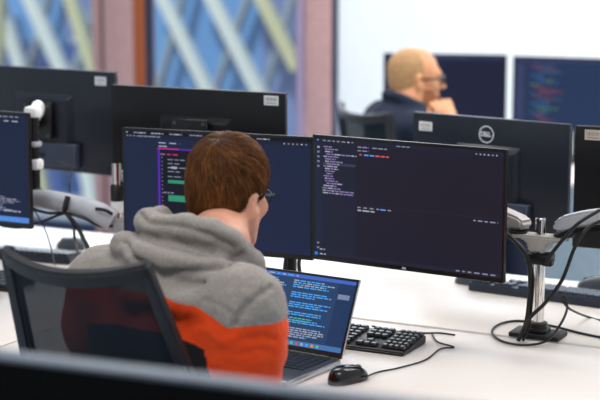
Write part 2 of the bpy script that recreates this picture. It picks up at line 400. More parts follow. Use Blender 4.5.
def laptop_screen(w, h):
    S = Screen(w, h, em('lap', (46, 72, 110))); rr = random.Random(4)
    wh = em('txt_white', (168, 172, 188)); gr = em('lap_grey', (150, 166, 190)); bl = em('lap_blue', (84, 166, 236)); gn = em('lap_green', (96, 190, 150)); dk = em('lap_dark', (40, 62, 100))
    S.rect(0, 0, 1, .05, em('lap_top', (72, 108, 196)), 1); S.words(.03, .5, .025, .018, [wh, bl], (.02, .06), .02, rnd=rr)
    S.rect(.0, .05, .2, .92, dk, 1); S.rect(.86, .05, 1, .92, dk, 1)
    for i in range(20):
        if rr.random() < .75: S.words(.03, rr.uniform(.1, .18), .09+.038*i, .014, [gr, bl], (.02, .05), .008, rnd=rr)
    for x0, x1 in ((.23, .42), (.47, .84)):
        y = .09
        while y < .88:
            n = rr.randint(2, 5); c = rr.choice([[wh, gr], [bl, bl, wh], [wh, bl], [bl]])
            for k in range(n):
                S.words(x0, x0+(x1-x0)*rr.uniform(.5, 1), y, .017, c, (.02, .06), .008, rnd=rr); y += .03
            y += .05
    S.rect(.48, .6, .72, .68, em('lap_box', (44, 70, 112)), 2); S.words(.5, .7, .62, .014, [gn], (.02, .04), rnd=rr); S.words(.5, .66, .655, .014, [gn], (.02, .04), rnd=rr)
    S.rect(.87, .2, .97, .27, em('lap_card', (128, 140, 170)), 2)
    S.rect(0, .93, 1, 1, em('lap_task', (74, 122, 176)), 1)
    cs = [wh, bl, em('lap_or', (230, 150, 70)), gn, em('lap_red', (214, 80, 90))]
    for i in range(14): S.rect(.2+.045*i, .95, .225+.045*i, .985, cs[i % 5], 3)
    return S.mb
def far_screen(w, h, colour):
    S = Screen(w, h, em('far%d' % colour, ((34, 38, 62), (42, 60, 92))[colour])); rr = random.Random(12)
    wh = em('far_grey', (84, 92, 128)); rd = em('far_red', (128, 74, 92)); gn = em('far_green', (92, 132, 84)); bl = em('far_blue', (62, 102, 150)); sd = em('far_side', (50, 58, 90))
    S.rect(0, 0, 1, .05, sd, 1); S.words(.05, .7, .025, .016, [wh], (.02, .06), .02, rnd=rr)
    if colour:
        S.rect(0, .05, .1, .95, sd, 1)
        for i in range(22): S.words(.02, .08, .09+.036*i, .014, [wh], (.01, .03), rnd=rr)
        for i in range(24):
            ind = .13+.03*(i % 4); S.words(ind, ind+rr.uniform(.06, .22), .1+.034*i, .018, [[rd, wh], [bl], [gn, bl], [rd, rd]][(i//3) % 4], (.02, .05), rnd=rr)
    return S.mb
# ------------------------------------------------------------------ monitors
def dell_logo(mb, c, r, m, back=True):
    # ring and four letters, the second tilted; on the +y (back) or -y (front) face
    base = Matrix.Translation(c) @ (Matrix.Rotation(math.pi, 4, 'Z') @ RX90 if back else RX90)
    if r > .01:
        b = bmesh.new(); n = 40
        V = [[b.verts.new((rr*math.cos(2*math.pi*k/n), rr*math.sin(2*math.pi*k/n), .0006)) for k in range(n)] for rr in (r*.86, r)]
        for k in range(n): b.faces.new((V[0][k], V[1][k], V[1][(k+1) % n], V[0][(k+1) % n]))
        mb.merge(b, m, base)
    s = r*.78
    for ch, x, rot in (('D', -.86, 0), ('E', -.26, 32), ('L', .32, 0), ('L', .84, 0)):
        mb.text(ch, s, m, base @ Matrix.Translation((x*s*.68, 0, .0006)) @ Matrix.Rotation(R(rot), 4, 'Z'))
def make_monitor(label, loc, rotz, screen, w=.538, h=.314, shell='backshell', vesa=True, sticker=None, logo=False, chin=True, group=None, vz=.157):
    o = thing('monitor', label, 'monitor', loc, rotz, group)     # loc: bottom centre of the panel
    c = MB()
    c.box((0, .006, h/2), (w, .012, h), M[shell], .0035, 2)
    def tp(v):
        if v.co.y > 0: v.co.x *= .86; v.co.z *= .82
    c.box((0, .020, h/2-.02), (w*.42, .016, h*.66), M[shell], .005, 2, taper=tp)
    c.build('casing', o)
    f = MB(); t = .007
    f.box((0, -.001, h-t/2), (w, .003, t), M['bezel'], .0008, 1); f.box((0, -.001, .006), (w, .003, .012), M['bezel'], .0008, 1)
    for s in (-1, 1): f.box((s*(w/2-t/2), -.001, h/2), (t, .003, h-.02), M['bezel'], .0008, 1)
    fo = f.build('bezel', o)
    if chin:
        l = MB(); dell_logo(l, Vector((0, -.0028, .006)), .0085, M['logo'], False); l.build('front_logo', fo)
    s = screen(w-2*t, h-t-.012).build('screen', o); s.location = (0, -.0016, .012+(h-t-.012)/2)
    if vesa:
        p = MB(); p.box((0, .043, vz), (.112, .012, .112), M['blackplastic'], .002, 1)
        p.lathe([(.024, 0), (.024, .02), (.02, .028)], M['blackplastic'], 24, Matrix.Translation((0, .049, vz)) @ Matrix.Rotation(R(-90), 4, 'X'))
        for a in (-1, 1):
            for b_ in (-1, 1): p.lathe([(.005, 0), (.005, .003)], M['mouse_grey'], 10, Matrix.Translation((a*.045, .049, vz+b_*.045)) @ Matrix.Rotation(R(-90), 4, 'X'))
        p.build('mount_plate', o)
    r = MB(); r.box((-.04, .0245, .052), (.20, .025, .072), M['backrecess'], .003, 1)
    for k in range(6): r.box((-.01+.022*k, .038, .050), (.014, .01, .009), M['blackplastic'], .001, 1)
    r.build('port_panel', o)
    if sticker:
        x, z, m = sticker
        q = MB(); q.box((x, .0125, z), (.044, .0012, .026), M[m], .0003, 1)
        for k in range(7): q.box((x-.015+.005*k, .0133, z+.003), (.0025 if k % 2 else .0012, .0006, .009), M['ink'])
        q.box((x, .0133, z-.007), (.030, .0006, .002), M['ink']); q.build('sticker', o)
    if logo:
        l = MB(); dell_logo(l, Vector((logo[0], .0390 if abs(logo[0]) < .1 and logo[1] < h*.8 else .0128, logo[1])), logo[2], M['logo']); l.build('logo', o)
    return o
def front_mon(label, xr, yr, d, a, screen, **k):          # top-right corner seen at (xr,yr), view depth d, yaw a
    w, h = k.get('w', .538), k.get('h', .314)
    q = P(xr, yr, d); rdir = Vector((math.cos(R(a)), -math.sin(R(a)), 0))
    c = q-rdir*w/2; return make_monitor(label, (c.x, c.y, q.z-h), -R(a), screen, **k)
def back_mon(label, x, y, d, a, screen, side, **k):       # top corner on the given side (1 right, -1 left) of a monitor seen from behind
    w, h = k.get('w', .538), k.get('h', .314)
    q = P(x, y, d); rdir = Vector((math.cos(R(a)), -math.sin(R(a)), 0))
    c = q-rdir*side*w/2; return make_monitor(label, (c.x, c.y, q.z-h), math.pi-R(a), screen, **k)
FR = front_mon('front monitor showing a dark code editor with file list, right of the man\'s head', 507, 149.5, 3.62, 32.5, code_screen, w=.525)
FLm = front_mon('front monitor showing a navy browser page with purple box, behind the brown-haired man\'s head', 313.6, 137, 3.93, 22, browser_screen)
FF = front_mon('black monitor cut by the left edge of the photo, navy screen with bright taskbar', 28.5, 113, 4.19, 27, lambda w, h: chat_screen(w, h, 2))
BL = back_mon('dark monitor seen from behind at far left with white sticker and cable ports', 117, 72, 4.70, 33, lambda w, h: far_screen(w, h, 0), 1, w=.56, shell='backblue', sticker=(-.226, .285, 'sticker'))
BM = back_mon('dark monitor seen from behind above the brown-haired head, white sticker top right', 287, 93, 4.20, 27, lambda w, h: far_screen(w, h, 1), 1, w=.552, sticker=(-.235, .293, 'sticker'), vz=.178)
BR = back_mon('monitor seen from behind with round silver logo, before the man in navy', 572, 124, 4.16, 38, lambda w, h: far_screen(w, h, 0), 1, w=.495, shell='backblue', sticker=(.205, .276, 'sticker'), logo=(.006, .268, .024))
BX = back_mon('black monitor seen from behind at right edge of the photo with tan sticker', 576.5, 125, 4.02, 24, lambda w, h: far_screen(w, h, 1), -1, sticker=(.222, .292, 'stickertan'))
FM1 = front_mon('blurred far monitor with blank dark screen behind the man in navy', 507, 55, 6.8, 13, lambda w, h: far_screen(w, h, 0))
FM2 = front_mon('blurred far monitor with coloured code lines at the right, beside the blank one', 640, 60, 6.5, 24, lambda w, h: far_screen(w, h, 1))
# ------------------------------------------------------------------ monitor arms
def mworld(o, p): return Matrix.Translation(o.location) @ Matrix.Rotation(o.rotation_euler.z, 4, 'Z') @ Vector(p)
def arm_mesh(pts, r0, r1, flat, m):
    mb = MB(); mb.tube(pts, [r0+(r1-r0)*i/(len(pts)-1) for i in range(len(pts))], m, 14)
    return mb
def base_clamp(root, m='blackplastic', w=.10, d=.075):
    b = MB(); b.box((0, 0, .006), (w, d, .012), M[m], .003, 2); b.box((0, -.0, .017), (.05, .05, .012), M[m], .004, 2)
    b.lathe([(.024, .018), (.022, .034), (.019, .036)], M[m], 20); b.build('base_plate', root)
# right pole, chrome
def wl(root, p): return Matrix.Rotation(-root.rotation_euler.z, 4, 'Z') @ (Vector(p)-root.location)
pA = PZ(538, 336, DESK); RA = thing('monitor_stand', 'chrome pole with two light grey arms, standing at the gap between the desks', 'monitor stand', (pA.x, pA.y, DESK), UVROT)
base_clamp(RA, w=.125)
vA = toUV(pA)[1]; zt = lambda y: PV(539, y, vA).z-DESK
m_ = MB(); m_.lathe([(.0132, .03), (.0132, zt(220))], M['chrome'], 28); po = m_.build('pole', RA)
m_ = MB(); m_.lathe([(.0136, 0), (.0136, .004), (.0115, .007)], M['chrome'], 28, Matrix.Translation((0, 0, zt(220)))); m_.build('pole_cap', RA)
m_ = MB(); m_.box((0, 0, zt(258)), (.062, .05, .026), M['blackplastic'], .005, 2); m_.box((.026, -.02, zt(260)), (.026, .02, .016), M['blackplastic'], .003, 1); m_.build('collar', RA)
m_ = MB()
m_.prism([(-.024, zt(250)), (-.022, zt(244)), (-.038, zt(238)), (-.066, zt(238)), (-.068, zt(234.5)), (.068, zt(234.5)), (.066, zt(238)), (.036, zt(240)), (.021, zt(244)), (.022, zt(250))], -.028, .028, M['armwarm'], .004)
m_.build('bracket', RA)
for sx in (-1, 1):
    h_ = MB(); h_.lathe([(.024, 0), (.025, .003), (.025, .006)], M['blackplastic'], 20, Matrix.Translation((sx*.058, 0, zt(234.3)))); h_.build('hinge', RA)
def arm_prism(name, root, A, B, h0, h1, th, m, arch=.0):
    """tapered, slightly arched arm housing from A to B (local)"""
    A, B = Vector(A), Vector(B); x = (B-A); L = x.length; x.normalize(); y = Vector((0, 0, 1)).cross(x).normalized(); z = x.cross(y)
    mt = Matrix((x, y, z)).transposed().to_4x4(); mt.translation = A
    n = 10; top = []; bot = []
    for i in range(n+1):
        t = i/n; hh = h0+(h1-h0)*t; off = arch*math.sin(math.pi*t)
        e = 1 if 0 < i < n else .55
        top.append((t*L, off+hh/2*e)); bot.append((t*L, off-hh/2*e))
    mb = MB(); mb.prism(bot+top[::-1], -th/2, th/2, m, .006, mt); return mb.build(name, root)
fr_c = wl(RA, mworld(FR, (0, .065, .157)))
arm_prism('arm', RA, (-.034, .0, zt(226)), (-.150, .05, zt(219)), .030, .046, .042, M['armwarm'])
arm_prism('arm', RA, (-.150, .055, zt(219)), fr_c, .04, .034, .03, M['armwarm'])
arm_prism('arm', RA, (.034, 0, zt(225)), (.215, .02, zt(210)), .036, .034, .042, M['armgrey'], .010)
arm_prism('arm_pad', RA, (.05, -.004, zt(232)), (.17, .006, zt(224)), .012, .012, .036, M['blackplastic'], .008)
k_ = MB(); k_.lathe([(.027, -.036), (.03, -.03), (.03, .03), (.027, .036)], M['blackplastic'], 20, Matrix.Translation((.222, .02, zt(209)))); k_.build('elbow_joint', RA)
arm_prism('arm', RA, (.235, .025, zt(206)), wl(RA, mworld(BX, (0, .065, .157))), .04, .036, .03, M['armgrey'])
# left pole with the big grey arm
pC = PZ(118, 270, DESK); pC = PV(118, 240, VG); pC = Vector((pC.x, pC.y, DESK))
RC = thing('monitor_stand', 'pole left of the browser monitor with long curved grey arm, black strap and upright', 'monitor stand', pC, UVROT)
base_clamp(RC)
zc = lambda y: PV(118, y, VG).z-DESK
m_ = MB(); m_.lathe([(.0125, .03), (.0125, zc(163))], M['chrome'], 24); m_.build('pole', RC)
m_ = MB(); m_.lathe([(.0175, zc(212)), (.0175, zc(201))], M['white'], 24); m_.build('white_collar', RC)
m_ = MB(); m_.lathe([(.018, zc(200.5)), (.018, zc(186)), (.014, zc(184))], M['blackplastic'], 24); m_.build('collar', RC); m_ = MB(); m_.lathe([(.02, zc(232)), (.022, zc(226)), (.022, zc(220)), (.018, zc(218))], M['armgrey'], 24); m_.build('collar', RC)
def lp(x, y, v): return wl(RC, PV(x, y, v))
big = [lp(113, 221, VG-.03), lp(98, 213, VG-.04), lp(75, 206, VG-.03), lp(50, 200, VG-.02), lp(28, 199, VG+.0), lp(10, 202, VG+.02)]
mb = MB(); mb.tube(big, [.030, .031, .030, .027, .024, .022], M['armgrey'], 18); mb.build('arm', RC)
arm_prism('arm', RC, big[-1], wl(RC, mworld(FF, (0, .065, .157))), .036, .034, .03, M['armgrey'])
mb = MB(); mb.tube([lp(68, 196.5, VG-.062), lp(66, 203, VG-.068), lp(64.5, 210, VG-.062)], .0075, M['blackplastic'], 8); mb.build('cable_strap', RC)
mb = MB(); mb.tube([lp(112, 214, VG-.06), lp(105, 210, VG-.075), lp(96, 209, VG-.075)], .005, M['blackplastic'], 8); mb.build('trim_slot', RC)
arm_prism('arm', RC, (0, .01, zc(180)), wl(RC, mworld(BM, (0, .065, .178))), .036, .034, .03, M['armgrey'])
# middle pole behind the man and laptop
pB = PV(291, 290, VG); pB = Vector((pB.x, pB.y, DESK))
RB = thing('monitor_stand', 'black monitor pole under the join of the two front screens, behind the laptop', 'monitor stand', pB, UVROT)
base_clamp(RB)
m_ = MB(); m_.lathe([(.015, .03), (.015, .36)], M['blackplastic'], 24); m_.build('pole', RB)
m_ = MB(); m_.box((0, 0, .33), (.06, .05, .04), M['blackplastic'], .006); m_.build('collar', RB)
arm_prism('arm', RB, (-.02, .0, .33), wl(RB, mworld(FLm, (0, .065, .157))), .036, .034, .03, M['armgrey'])
# upright at the end of the long arm, carrying the far-left monitor seen from behind
qD = wl(RC, PV(35.5, 196, VG+.02)); zd = lambda y: PV(35.5, y, VG+.02).z-DESK
TD = Matrix.Translation((qD.x, qD.y, 0))
m_ = MB(); m_.lathe([(.021, zd(199)), (.021, zd(190)), (.0145, zd(188)), (.0145, zd(112))], M['blackplastic'], 20, TD); m_.build('upright', RC)
for y in (112, 164):
    m_ = MB(); m_.box((qD.x, qD.y, zd(y)), (.042, .038, .030), M['white'], .008); m_.build('white_joint', RC)
m_ = MB(); m_.box((qD.x, qD.y, zd(144)), (.034, .034, .016), M['armgrey'], .005); m_.build('upright_ring', RC)
vp = wl(RC, mworld(BL, (0, .072, .157))); tp_ = Vector((qD.x, qD.y, zd(111)))
m_ = MB(); m_.tube([tp_, tp_.lerp(vp, .35)+Vector((.02, 0, .03)), tp_.lerp(vp, .75)+Vector((.03, 0, .025)), vp], [.014, .013, .013, .018], M['white'], 12); m_.build('arm', RC)
# ------------------------------------------------------------------ cables
def cable(label, pts, r=.0035, name='cable', m='cable', group=None):
    o = pts[0]; mb = MB(); mb.tube([p-o for p in pts], r, M[m], 8, res=8)
    c = mb.build(name, loc=o); return tag(c, label, 'cable', group)
vq = VG
cable('thick black cable dropping down the left side of the chrome pole', [PV(507, 234, vq-.02), PV(517, 243, vq-.03), PV(527, 258, vq-.035), PV(530, 280, vq-.03), PV(529, 300, vq-.03), PV(526, 322, vq-.035), PZ(518, 341, DESK+.005)], .0048)
cable('thin black cable beside the pole, from bracket to base plate', [PV(513, 238, vq-.01), PV(526, 252, vq-.02), PV(533, 275, vq-.022), PV(532, 300, vq-.025), PV(529, 325, vq-.028), PZ(523, 341, DESK+.004)], .0034)
cable('long black cable sweeping from the right arm down to the pole base', [PV(601, 221, vq-.0), PV(588, 228, vq-.02), PV(575, 247, vq-.04), PV(562, 280, vq-.05), PV(545, 303, vq-.055), PV(530, 318, vq-.055), PZ(520, 338, DESK+.006)], .0046)
cable('black cable under the right arm running to the pole collar', [PV(600, 210, vq-.01), PV(580, 222, vq-.03), PV(566, 236, vq-.03), PV(553, 252, vq-.03), PV(546, 263, vq-.03)], .0045)
cable('black cable loop lying on the desk around the chrome pole', [PZ(604, 338, DESK+.004), PZ(580, 333, DESK+.004), PZ(552, 326, DESK+.004), PZ(520, 321, DESK+.004), PZ(500, 324, DESK+.004), PZ(492, 332, DESK+.004), PZ(502, 341, DESK+.004), PZ(524, 345, DESK+.005), PZ(546, 341, DESK+.012), PV(560, 325, 3.45), PV(567, 309, 3.5), PV(565, 297.5, 3.53), PV(562, 299, 3.53), PV(570, 309, 3.56), PZ(588, 317, DESK+.004), PZ(606, 322, DESK+.004)], .0030)
cable('black cable hanging from the strap on the left grey arm down to the desk', [PV(66, 213, VG-.07), PV(70, 218, VG-.07), PV(77, 226, VG-.08), PV(83, 238, VG-.1), PV(88, 250, VG-.12), PZ(84, 262, DESK+.006)], .006)
cable('second black cable below the strap, left of the thick one', [PV(67, 213, VG-.065), PV(73, 224, VG-.075), PV(75, 240, VG-.1), PZ(80, 262, DESK+.005)], .0035)
cable('black cable running along the underside of the left grey arm', [PV(30, 208, VG-.05), PV(48, 213, VG-.06), PV(66, 213, VG-.072), PV(84, 218, VG-.07), PV(100, 226, VG-.055), PV(113, 226, VG-.04)], .004)
cable('thin black cable sagging under the left edge screen to the strap', [PV(2, 226, VG-.04), PV(22, 227.5, VG-.05), PV(40, 222, VG-.06), PV(56, 216, VG-.07), PV(66, 213, VG-.075)], .0035)
cable('thin grey cable falling in front of the left desk', [PV(32, 208, VG-.045), PV(38, 216, VG-.055), PV(46, 232, VG-.08), PV(51, 248, VG-.1), PZ(55, 266, DESK+.004)], .0018)
cable('thin black cable hanging from the far-left monitor ports', [mworld(BL, (-.052, .045, .04)), PV(70, 165, 3.78), PV(70, 185, 3.72), PV(69, 203, 3.55)], .0022)
bp_ = lambda x, z, y=.047: mworld(BL, (x, y, z))
for i, (x, lab) in enumerate([(.05, 'black looped cable plugged into the leftmost port of the far-left monitor'), (.026, 'black cable in the second port of the far-left monitor'), (-.0, 'short black cable in the middle port of the far-left monitor')]):
    cable(lab, [bp_(x, .048), bp_(x+.004, .03, .06), bp_(x+.03, .008, .07), bp_(x+.055, .03, .065), bp_(x+.06, .07+.02*i, .055)], .003)
cable('white cable loop hanging below the far-left mount plate', [bp_(.055, .1, .06), bp_(.05, .06, .09), bp_(.055, .015, .1), bp_(.07, .0, .1), bp_(.08, .03, .09), bp_(.072, .08, .08)], .0024, m='armgrey')
for (x0, x1, lab) in ((285, 283.5, 'black cable left of the hidden pole under the two front screens'), (299, 302, 'black cable right of the hidden pole under the two front screens')):
    cable(lab, [PV(x0+2, 250, VG-.03), PV(x0, 266, VG-.03), PV(x1, 285, VG-.04), PZ(x1, 309, DESK+.006)], .005)
# ------------------------------------------------------------------ keyboards, mice
def keyboard(label, loc, rotz, w=.44, d=.135, base='kbd_base', key='key', rows=6, tilt=5, cord=None):
    o = thing('keyboard', label, 'keyboard', loc, rotz)
    T = Matrix.Rotation(R(tilt), 4, 'X')
    b = MB(); b.prism([(-d/2, 0), (d/2, 0), (d/2, .022), (d/2-.012, .024), (-d/2+.008, .012), (-d/2, .008)], -w/2, w/2, M[base], .003, Matrix.Rotation(R(90), 4, 'Z') @ Matrix.Rotation(0, 4, 'Z'))
    b.build('base', o)
    slope = math.atan2(.012, d-.02)
    cols = [(.0, .29, 15), (.305, .36, 3), (.372, .43, 4)] if w > .4 else [(.0, w-.03, 15)]
    n = 0
    for (a, e, cnt) in cols:
        for r_ in range(rows):
            y = -d/2+.018+r_*(d-.036)/(rows-1); z = .012+(y+d/2-.008)*math.tan(slope)
            kw = (e-a)/cnt; c = 0
            while c < cnt:
                span = 6 if (r_ == 0 and cnt == 15 and c == 4) else 1
                if cnt == 3 and r_ in (1, 2) and not (r_ == 1 and c == 1):
                    c += 1; continue
                x = -w/2+.008+a+(c+span/2)*kw
                k = MB(); dz = (d-.036)/(rows-1)*.84
                def tp(v):
                    if v.co.z > 0: v.co.x *= .86; v.co.y *= .84
                k.box((x, y, z+.004), (kw*span-.0022, dz, .0075), M[key], .0012, 1, taper=tp); 
                n += 1
                if n <= 100: k.build('key', o)
                else:
                    keyboard.rest = getattr(keyboard, 'rest', None) or MB()
                    me = bpy.data.meshes.new('t'); k.bm.to_mesh(me); k.bm.free(); keyboard.rest.mi(M[key]); keyboard.rest.bm.from_mesh(me); bpy.data.meshes.remove(me)
                c += span
    if getattr(keyboard, 'rest', None):
        keyboard.rest.build('keys', o)['kind'] = 'stuff'; keyboard.rest = None
    f = MB()
    for s in (-1, 1): f.box((s*(w/2-.04), d/2-.015, .002), (.03, .012, .004), M['blackplastic'], .001, 1)
    f.build('feet', o)
    if cord:
        c = MB(); c.tube([wl(o, p) for p in cord], .0022, M['cable'], 8, res=8); c.build('cord', o)
    return o
rf = PZ(403, 357, DESK); ka = R(27.5); kr = Vector((math.cos(ka), -math.sin(ka), 0)); kf = Vector((math.sin(ka), math.cos(ka), 0))
kc = rf-kr*.22+kf*.0675; kc.z = DESK
keyboard('black full-size keyboard on the desk beside the laptop', kc, -ka, cord=[PZ(372, 326, DESK+.012), PZ(395, 331, DESK+.004), PZ(420, 333, DESK+.003), PZ(440, 333, DESK+.003), PZ(455, 335, DESK+.002)])
lf = PZ(466, 291, DESK); lf2 = PZ(598, 309, DESK); ua = (lf2-lf).normalized(); ang = math.atan2(ua.y, ua.x)
kc2 = lf+ua*.222; kc2 += Vector((-ua.y, ua.x, 0))*.07; kc2.z = DESK
keyboard('blue-grey keyboard lying behind the chrome pole', kc2, ang+math.pi, base='kbd_blue', key='key_blue', rows=5, d=.125)
kl = PZ(50, 258, DESK); keyboard('dark keyboard on the left desk beneath the grey mouse', (kl.x-.05, kl.y+.0, DESK), math.pi-R(20), w=.30, d=.115, base='kbd_blue', key='key', rows=5)
kl = PZ(-22, 283, DESK); keyboard('dark keyboard peeking in at the left edge, beside the chair top', (kl.x, kl.y, DESK), -R(24), w=.30, d=.13, rows=5)
def mouse(label, loc, rotz, m='mouse', cord=None, L=.108, W=.062, H=.034):
    o = thing('mouse', label, 'mouse', loc, rotz)
    def shell(i, j):
        a = 2*math.pi*i; t = j
        ph = t*math.pi/2
        x = W/2*math.cos(a)*math.cos(ph)**.55; y = L/2*math.sin(a)*math.cos(ph)**.55
        x *= 1-.10*math.cos(2*math.asin(max(-1, min(1, y/(L/2)))))*0-.12*(1-abs(2*y/L))
        z = H*math.sin(ph)**.8*(1-.22*(y/(L/2))-.15*(y/(L/2))**2)
        return Vector((x, y, max(z, 0)+.001))
    b = MB(); b.grid(shell, 40, 14, M[m]); bmesh.ops.remove_doubles(b.bm, verts=b.bm.verts, dist=1e-5); bmesh.ops.recalc_face_normals(b.bm, faces=b.bm.faces); b.build('shell', o, angle=60)
    s = MB()
    s.tube([(0, L*.47, .012), (0, L*.36, .0225), (0, L*.2, .0315), (0, .01, H+.0008)], .0007, M['cable'], 6); s.build('button_seam', o)
    w_ = MB(); w_.lathe([(.009, -.004), (.0105, -.002), (.0105, .002), (.009, .004)], M['mouse_grey'], 18, Matrix.Translation((0, L*.27, .0215)) @ Matrix.Rotation(R(90), 4, 'Y')); w_.build('scroll_wheel', o)
    if cord:
        c = MB(); c.tube([wl(o, p) for p in cord], .0019, M['cable'], 8, res=8); c.build('cord', o)
    return o
mp = PZ(348, 381, DESK)
mouse('glossy black wired mouse on the desk right of the laptop', (mp.x, mp.y, DESK), -R(48), cord=[PZ(366, 377, DESK+.012), PZ(378, 372, DESK+.003), PZ(398, 368, DESK+.003), PZ(425, 360, DESK+.003), PZ(440, 349, DESK+.003), PZ(454, 347, DESK+.003), PZ(438, 342, DESK+.003), PZ(432, 334, DESK+.003)])
q = PZ(71, 248.5, DESK); mouse('grey mouse on the left desk behind the arm cables', (q.x, q.y, DESK), R(55), 'mouse_grey')
q = PZ(473, 284, DESK); mouse('small dark grey mouse beside the bottom right corner of the code screen', (q.x, q.y, DESK), R(60), 'mouse_grey')
q = PZ(597, 289, DESK); mouse('dark mouse at the right edge of the photo, behind the keyboard', (q.x, q.y, DESK), R(70), 'mouse_grey')
# ------------------------------------------------------------------ laptop
hc = PZ(341.5, 360, DESK+.014); la = R(33.5); lr = Vector((math.cos(la), -math.sin(la), 0)); LW, LD, LH = .325, .215, .186
hcen = hc-lr*LW/2
lap = thing('laptop', 'open silver laptop with blue chat windows on its screen, in front of the seated man', 'laptop', (hcen.x, hcen.y, DESK), -la)
b = MB(); b.box((0, -LD/2, .008), (LW, LD, .014), M['aluminium'], .004, 2); b.build('base', lap)
b = MB(); b.box((0, -LD/2, .0154), (LW-.006, LD-.006, .001), M['laptop_deck'], .0004, 1); b.build('deck', lap)
for r_ in range(6):
    for c in range(14):
        if r_ == 0 and 4 < c < 9: continue
        wd = .0185*(5 if (r_ == 0 and c == 4) else 1); x = -.132+.0203*c+(.0203*2 if (r_ == 0 and c == 4) else 0)
        k = MB(); k.box((x, -.118+.019*r_, .0168), (wd, .0165, .002), M['laptop_black'], .0006, 1); k.build('key', lap)
b = MB(); b.box((0, -.165, .0161), (.12, .075, .0006), M['backrecess'], .0002, 1); b.build('touchpad', lap)
lid = MB(); tl = Matrix.Translation((0, .0, .015)) @ Matrix.Rotation(R(-25), 4, 'X')
lid.box((0, .003, LH/2), (LW, .006, LH), M['aluminium'], .0022, 2, mtx=tl); lido = lid.build('lid', lap)
b = MB(); b.box((0, -.0004, LH/2), (LW-.002, .001, LH-.002), M['laptop_black'], .0003, 1, mtx=tl); b.build('screen_bezel', lido)
s = laptop_screen(LW-.012, LH-.02); bmesh.ops.transform(s.bm, matrix=tl @ Matrix.Translation((0, -.0013, LH/2+.003)), verts=s.bm.verts); s.build('screen', lido)
b = MB(); b.tube([(-.13, 0, .012), (.13, 0, .012)], .006, M['laptop_black'], 10); b.build('hinge', lap)
